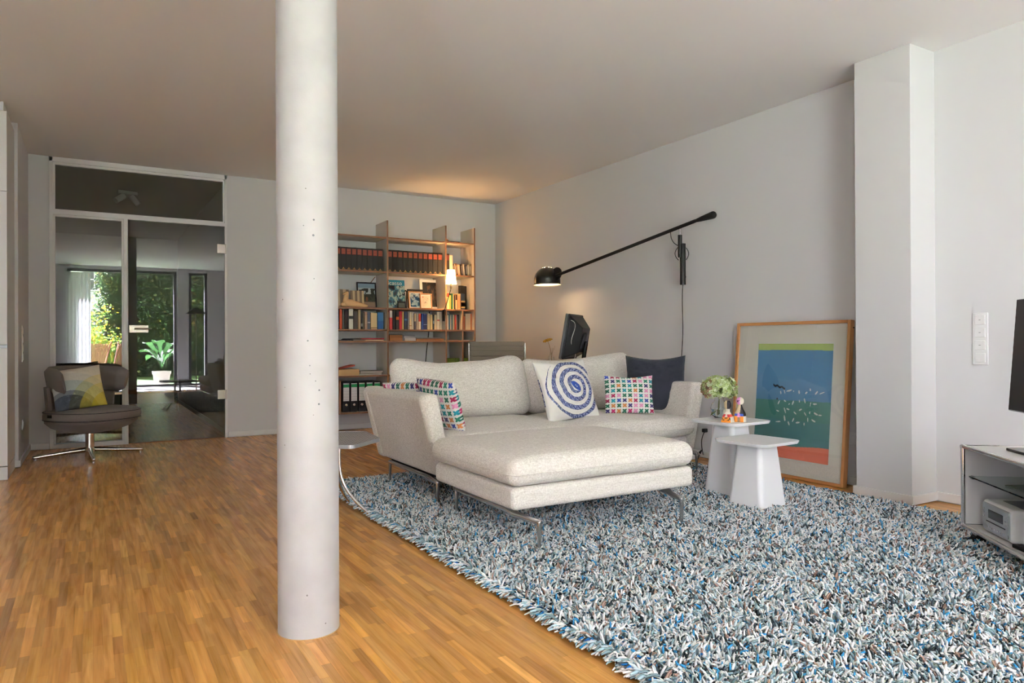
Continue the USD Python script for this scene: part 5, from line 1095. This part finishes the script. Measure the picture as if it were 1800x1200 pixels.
for i in range(-9, 12):
    for j in range(1 if -1 < i < 4 else 2 if i > 0 else 4):
        MB().add(rbox(i*.6-.597, YF-.15-.6*(j+1)+.004, -.08, i*.6-.003, YF-.15-.6*j-.003, -.03, .004, 1)).build('paving_slab', 'terrace_stone', tr_)
o = MB().add(box(-14, -16, -.25, 16, YF-2.56, -.05), smooth=False).add(box(-.6, YF-2.6, -.25, 1.8, YF-.76, -.05), smooth=False).add(box(1.8, YF-2.6, -.25, 12, YF-1.36, -.05), smooth=False).add(box(-14, YF-2.6, -.3, 16, YF-.14, -.09), smooth=False).build('lawn', 'lawn_green'); tag(o, 'short green lawn behind the garden window', 'lawn', None, 'stuff')
rg = np.random.default_rng(77)
def leaf_cluster(path_parent, name, cols, size, n, rad):
    mb = MB()
    for k in range(n):
        c = rg.normal(size=3)*rad*.5; u = rg.normal(size=3); u /= np.linalg.norm(u); w = np.cross(u, rg.normal(size=3)); w /= np.linalg.norm(w); s = size*rg.uniform(.7, 1.3)
        v = np.array([c, c+u*s*.5+w*s*.3, c+u*s, c+u*s*.5-w*s*.3]); mb.add((v, np.array([[0, 1, 2], [0, 2, 3]])), np.array(sp(cols[rg.integers(len(cols))]))*rg.uniform(.5, 2.2), False)
    return mb.build(name, 'petal', path_parent).GetPath()
def foliage(parent, name, pts, cols, size, n, rad, scale=(.8, 1.3)):
    pi = UsdGeom.PointInstancer.Define(stage, str(parent.GetPath())+'/'+name); pi.GetPrim().SetCustomDataByKey('kind', 'stuff')
    pr = [leaf_cluster(pi.GetPrim(), 'leaf_cluster', cols, size, n, rad) for _ in range(5)]
    pi.CreatePrototypesRel().SetTargets(pr); pi.CreatePositionsAttr(Vt.Vec3fArray.FromNumpy(np.array(pts, np.float32))); pi.CreateProtoIndicesAttr(Vt.IntArray(rg.integers(0, 5, len(pts)).tolist()))
    q = rg.normal(size=(len(pts), 4)); q /= np.linalg.norm(q, axis=1, keepdims=True)
    pi.CreateOrientationsAttr(Vt.QuathArray([Gf.Quath(*map(float, a)) for a in q])); s = rg.uniform(*scale, len(pts)); pi.CreateScalesAttr(Vt.Vec3fArray.FromNumpy(np.stack([s]*3, 1).astype(np.float32)))
G1 = [(34, 52, 30), (46, 66, 38), (28, 44, 26), (66, 88, 52), (92, 88, 48)]
hd = thing('hedge', 'tall dense green hedge closing the garden behind the lawn', 'hedge', TR((0, 0, 0)))
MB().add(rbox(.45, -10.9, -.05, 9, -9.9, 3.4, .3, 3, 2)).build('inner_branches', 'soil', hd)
pts = [(rg.uniform(.3, 9), -9.75+rg.uniform(-.25, .35), rg.uniform(-.05, 2.3)) for _ in range(2600)]+[(rg.uniform(.3, 9), -9.95+rg.uniform(-.3, .3), rg.uniform(2.2, 4.0)) for _ in range(1900)]
foliage(hd, 'foliage', pts, G1, .09, 36, .28)
otr = thing('autumn_tree', 'orange autumn tree rising beside the hedge', 'tree', TR((6.2, -9.1, 0)))
MB().add(chain([((0, 0, -.05), .12), ((.05, 0, 1.6), .09), ((0, .1, 3.0), .05)])).build('trunk', 'teak', otr)
foliage(otr, 'foliage', [(rg.normal(0, .7), rg.normal(0, .6), 3.2+rg.normal(0, .6)) for _ in range(420)], [(222, 140, 50), (196, 110, 40), (230, 170, 70)], .09, 30, .28)
ys = thing('flowering_shrub', 'yellow flowering shrub in the gap beside the hedge', 'shrub', TR((-.12, -8.6, 0)))
MB().add(chain([((0, 0, -.05), .05), ((0, 0, .7), .03)])).build('stem', 'teak', ys)
foliage(ys, 'foliage', [(rg.normal(0, .3), rg.normal(0, .3), .7+rg.normal(0, .5)) for _ in range(240)], [(92, 124, 50), (190, 160, 50), (100, 126, 60)], .08, 26, .2)
hh = thing('neighbour_house', 'white house with a mullioned window beyond the garden', 'house', TR((-4.2, -19, 0)))
MB().add(box(-4, -4, -.1, 5.2, 0, 5.2), smooth=False).build('wall', 'house_white', hh); MB().add(prism([(-2.2, 0), (2.2, 0), (0, 2.2)], 0, 9.8, FR((-4.3, -2, 5.2), (0, 1, 0), (0, 0, 1)))).build('roof', 'grey_metal', hh)
for x in (1.6, 3.85):
    for z in (1., 3.2):
        w = MB().add(box(x, -.02, z, x+.9, .03, z+1.4), smooth=False).build('window', 'window_grey', hh); b = MB()
        for q in (0, .43, .86): b.add(box(x+q, .02, z, x+q+.05, .06, z+1.4), smooth=False)
        for q in (0, .45, .9, 1.35): b.add(box(x, .02, z+q, x+.9, .06, z+q+.05), smooth=False)
        b.build('glazing_bar', 'house_white', w)
def deck_chair(label, x, y, rz):
    t = thing('deck_chair', label, 'deck chair', TR((x, y, -.05), rz), None)
    for k in range(15): MB().add(cyl((-.26+.037*k, .28, .30), (-.26+.037*k, .62, 1.02), .011, 6)).build('back_slat', 'teak', t)
    for k in range(12): MB().add(rbox(-.27, -.52+.066*k, .30+.0*k, .27, -.52+.066*k+.045, .318, .003, 1)).build('seat_slat', 'teak', t)
    for s in (-.28, .28):
        MB().add(chain([((s, .24, .26), .018), ((s, .66, 1.06), .018)])).build('back_post', 'teak', t); MB().add(chain([((s, -.56, .30), .018), ((s, .32, .30), .018)])).build('seat_rail', 'teak', t)
        MB().add(chain([((s, -.45, .02), .018), ((s, -.1, .42), .018), ((s, .40, .50), .016)])).build('arm_rest', 'teak', t); MB().add(chain([((s, .45, .02), .018), ((s, -.30, .31), .018)])).build('leg', 'teak', t)
    return t
dc = deck_chair('brown slatted wooden deck chair on the terrace seen in the door glass', .62, -4.3, math.radians(-160))
dup(dc, 'second brown slatted deck chair partly behind the white door post', TR((-.15, -4.5, -.05), math.radians(-150)))
bp = thing('banana_plant', 'large-leaved banana plant growing in a pale pot on the terrace', 'plant', TR((1.62, -3.35, -.05)))
rgp = np.random.default_rng(9)
for k in range(13):
    a = k*2.4; L = rgp.uniform(.7, 1.15); e = rgp.uniform(.75, 1.25); d = np.array([math.cos(a), math.sin(a), 0]); w_ = rgp.uniform(.10, .15)
    t_ = np.linspace(0, 1, 14); c = np.stack([d[0]*L*.55*t_**1.4, d[1]*L*.55*t_**1.4, .35+L*e*t_-L*.55*t_**2.6], -1); s_ = np.cross(d, [0, 0, 1]); wid = w_*np.clip(np.sin(PI*np.clip((t_-.38)/.62, 0, 1)), 0, 1)**.7+.008
    P = np.stack([c-s_*wid[:, None]+[0, 0, .03]*np.ones((14, 1))*wid[:, None]/.12, c, c+s_*wid[:, None]+[0, 0, .03]*np.ones((14, 1))*wid[:, None]/.12], 1); MB().add(grid(P), np.array(sp((40, 70, 34)))*rgp.uniform(.4, 1.1), True).build('leaf', 'petal', bp)
pt = thing('plant_pot', 'pale round plant pot holding the banana plant', 'plant pot', TR((1.62, -3.35, -.05)))
MB().add(lathe([(.0001, 0), (.15, 0), (.19, .30), (.205, .30), (.21, .37), (.19, .37), (.18, .33), (.0001, .33)], 36)).build('pot', 'terracotta_pale', pt); MB().add(lathe([(.179, .331), (.0001, .345)], 24)).build('soil', 'soil', pt)
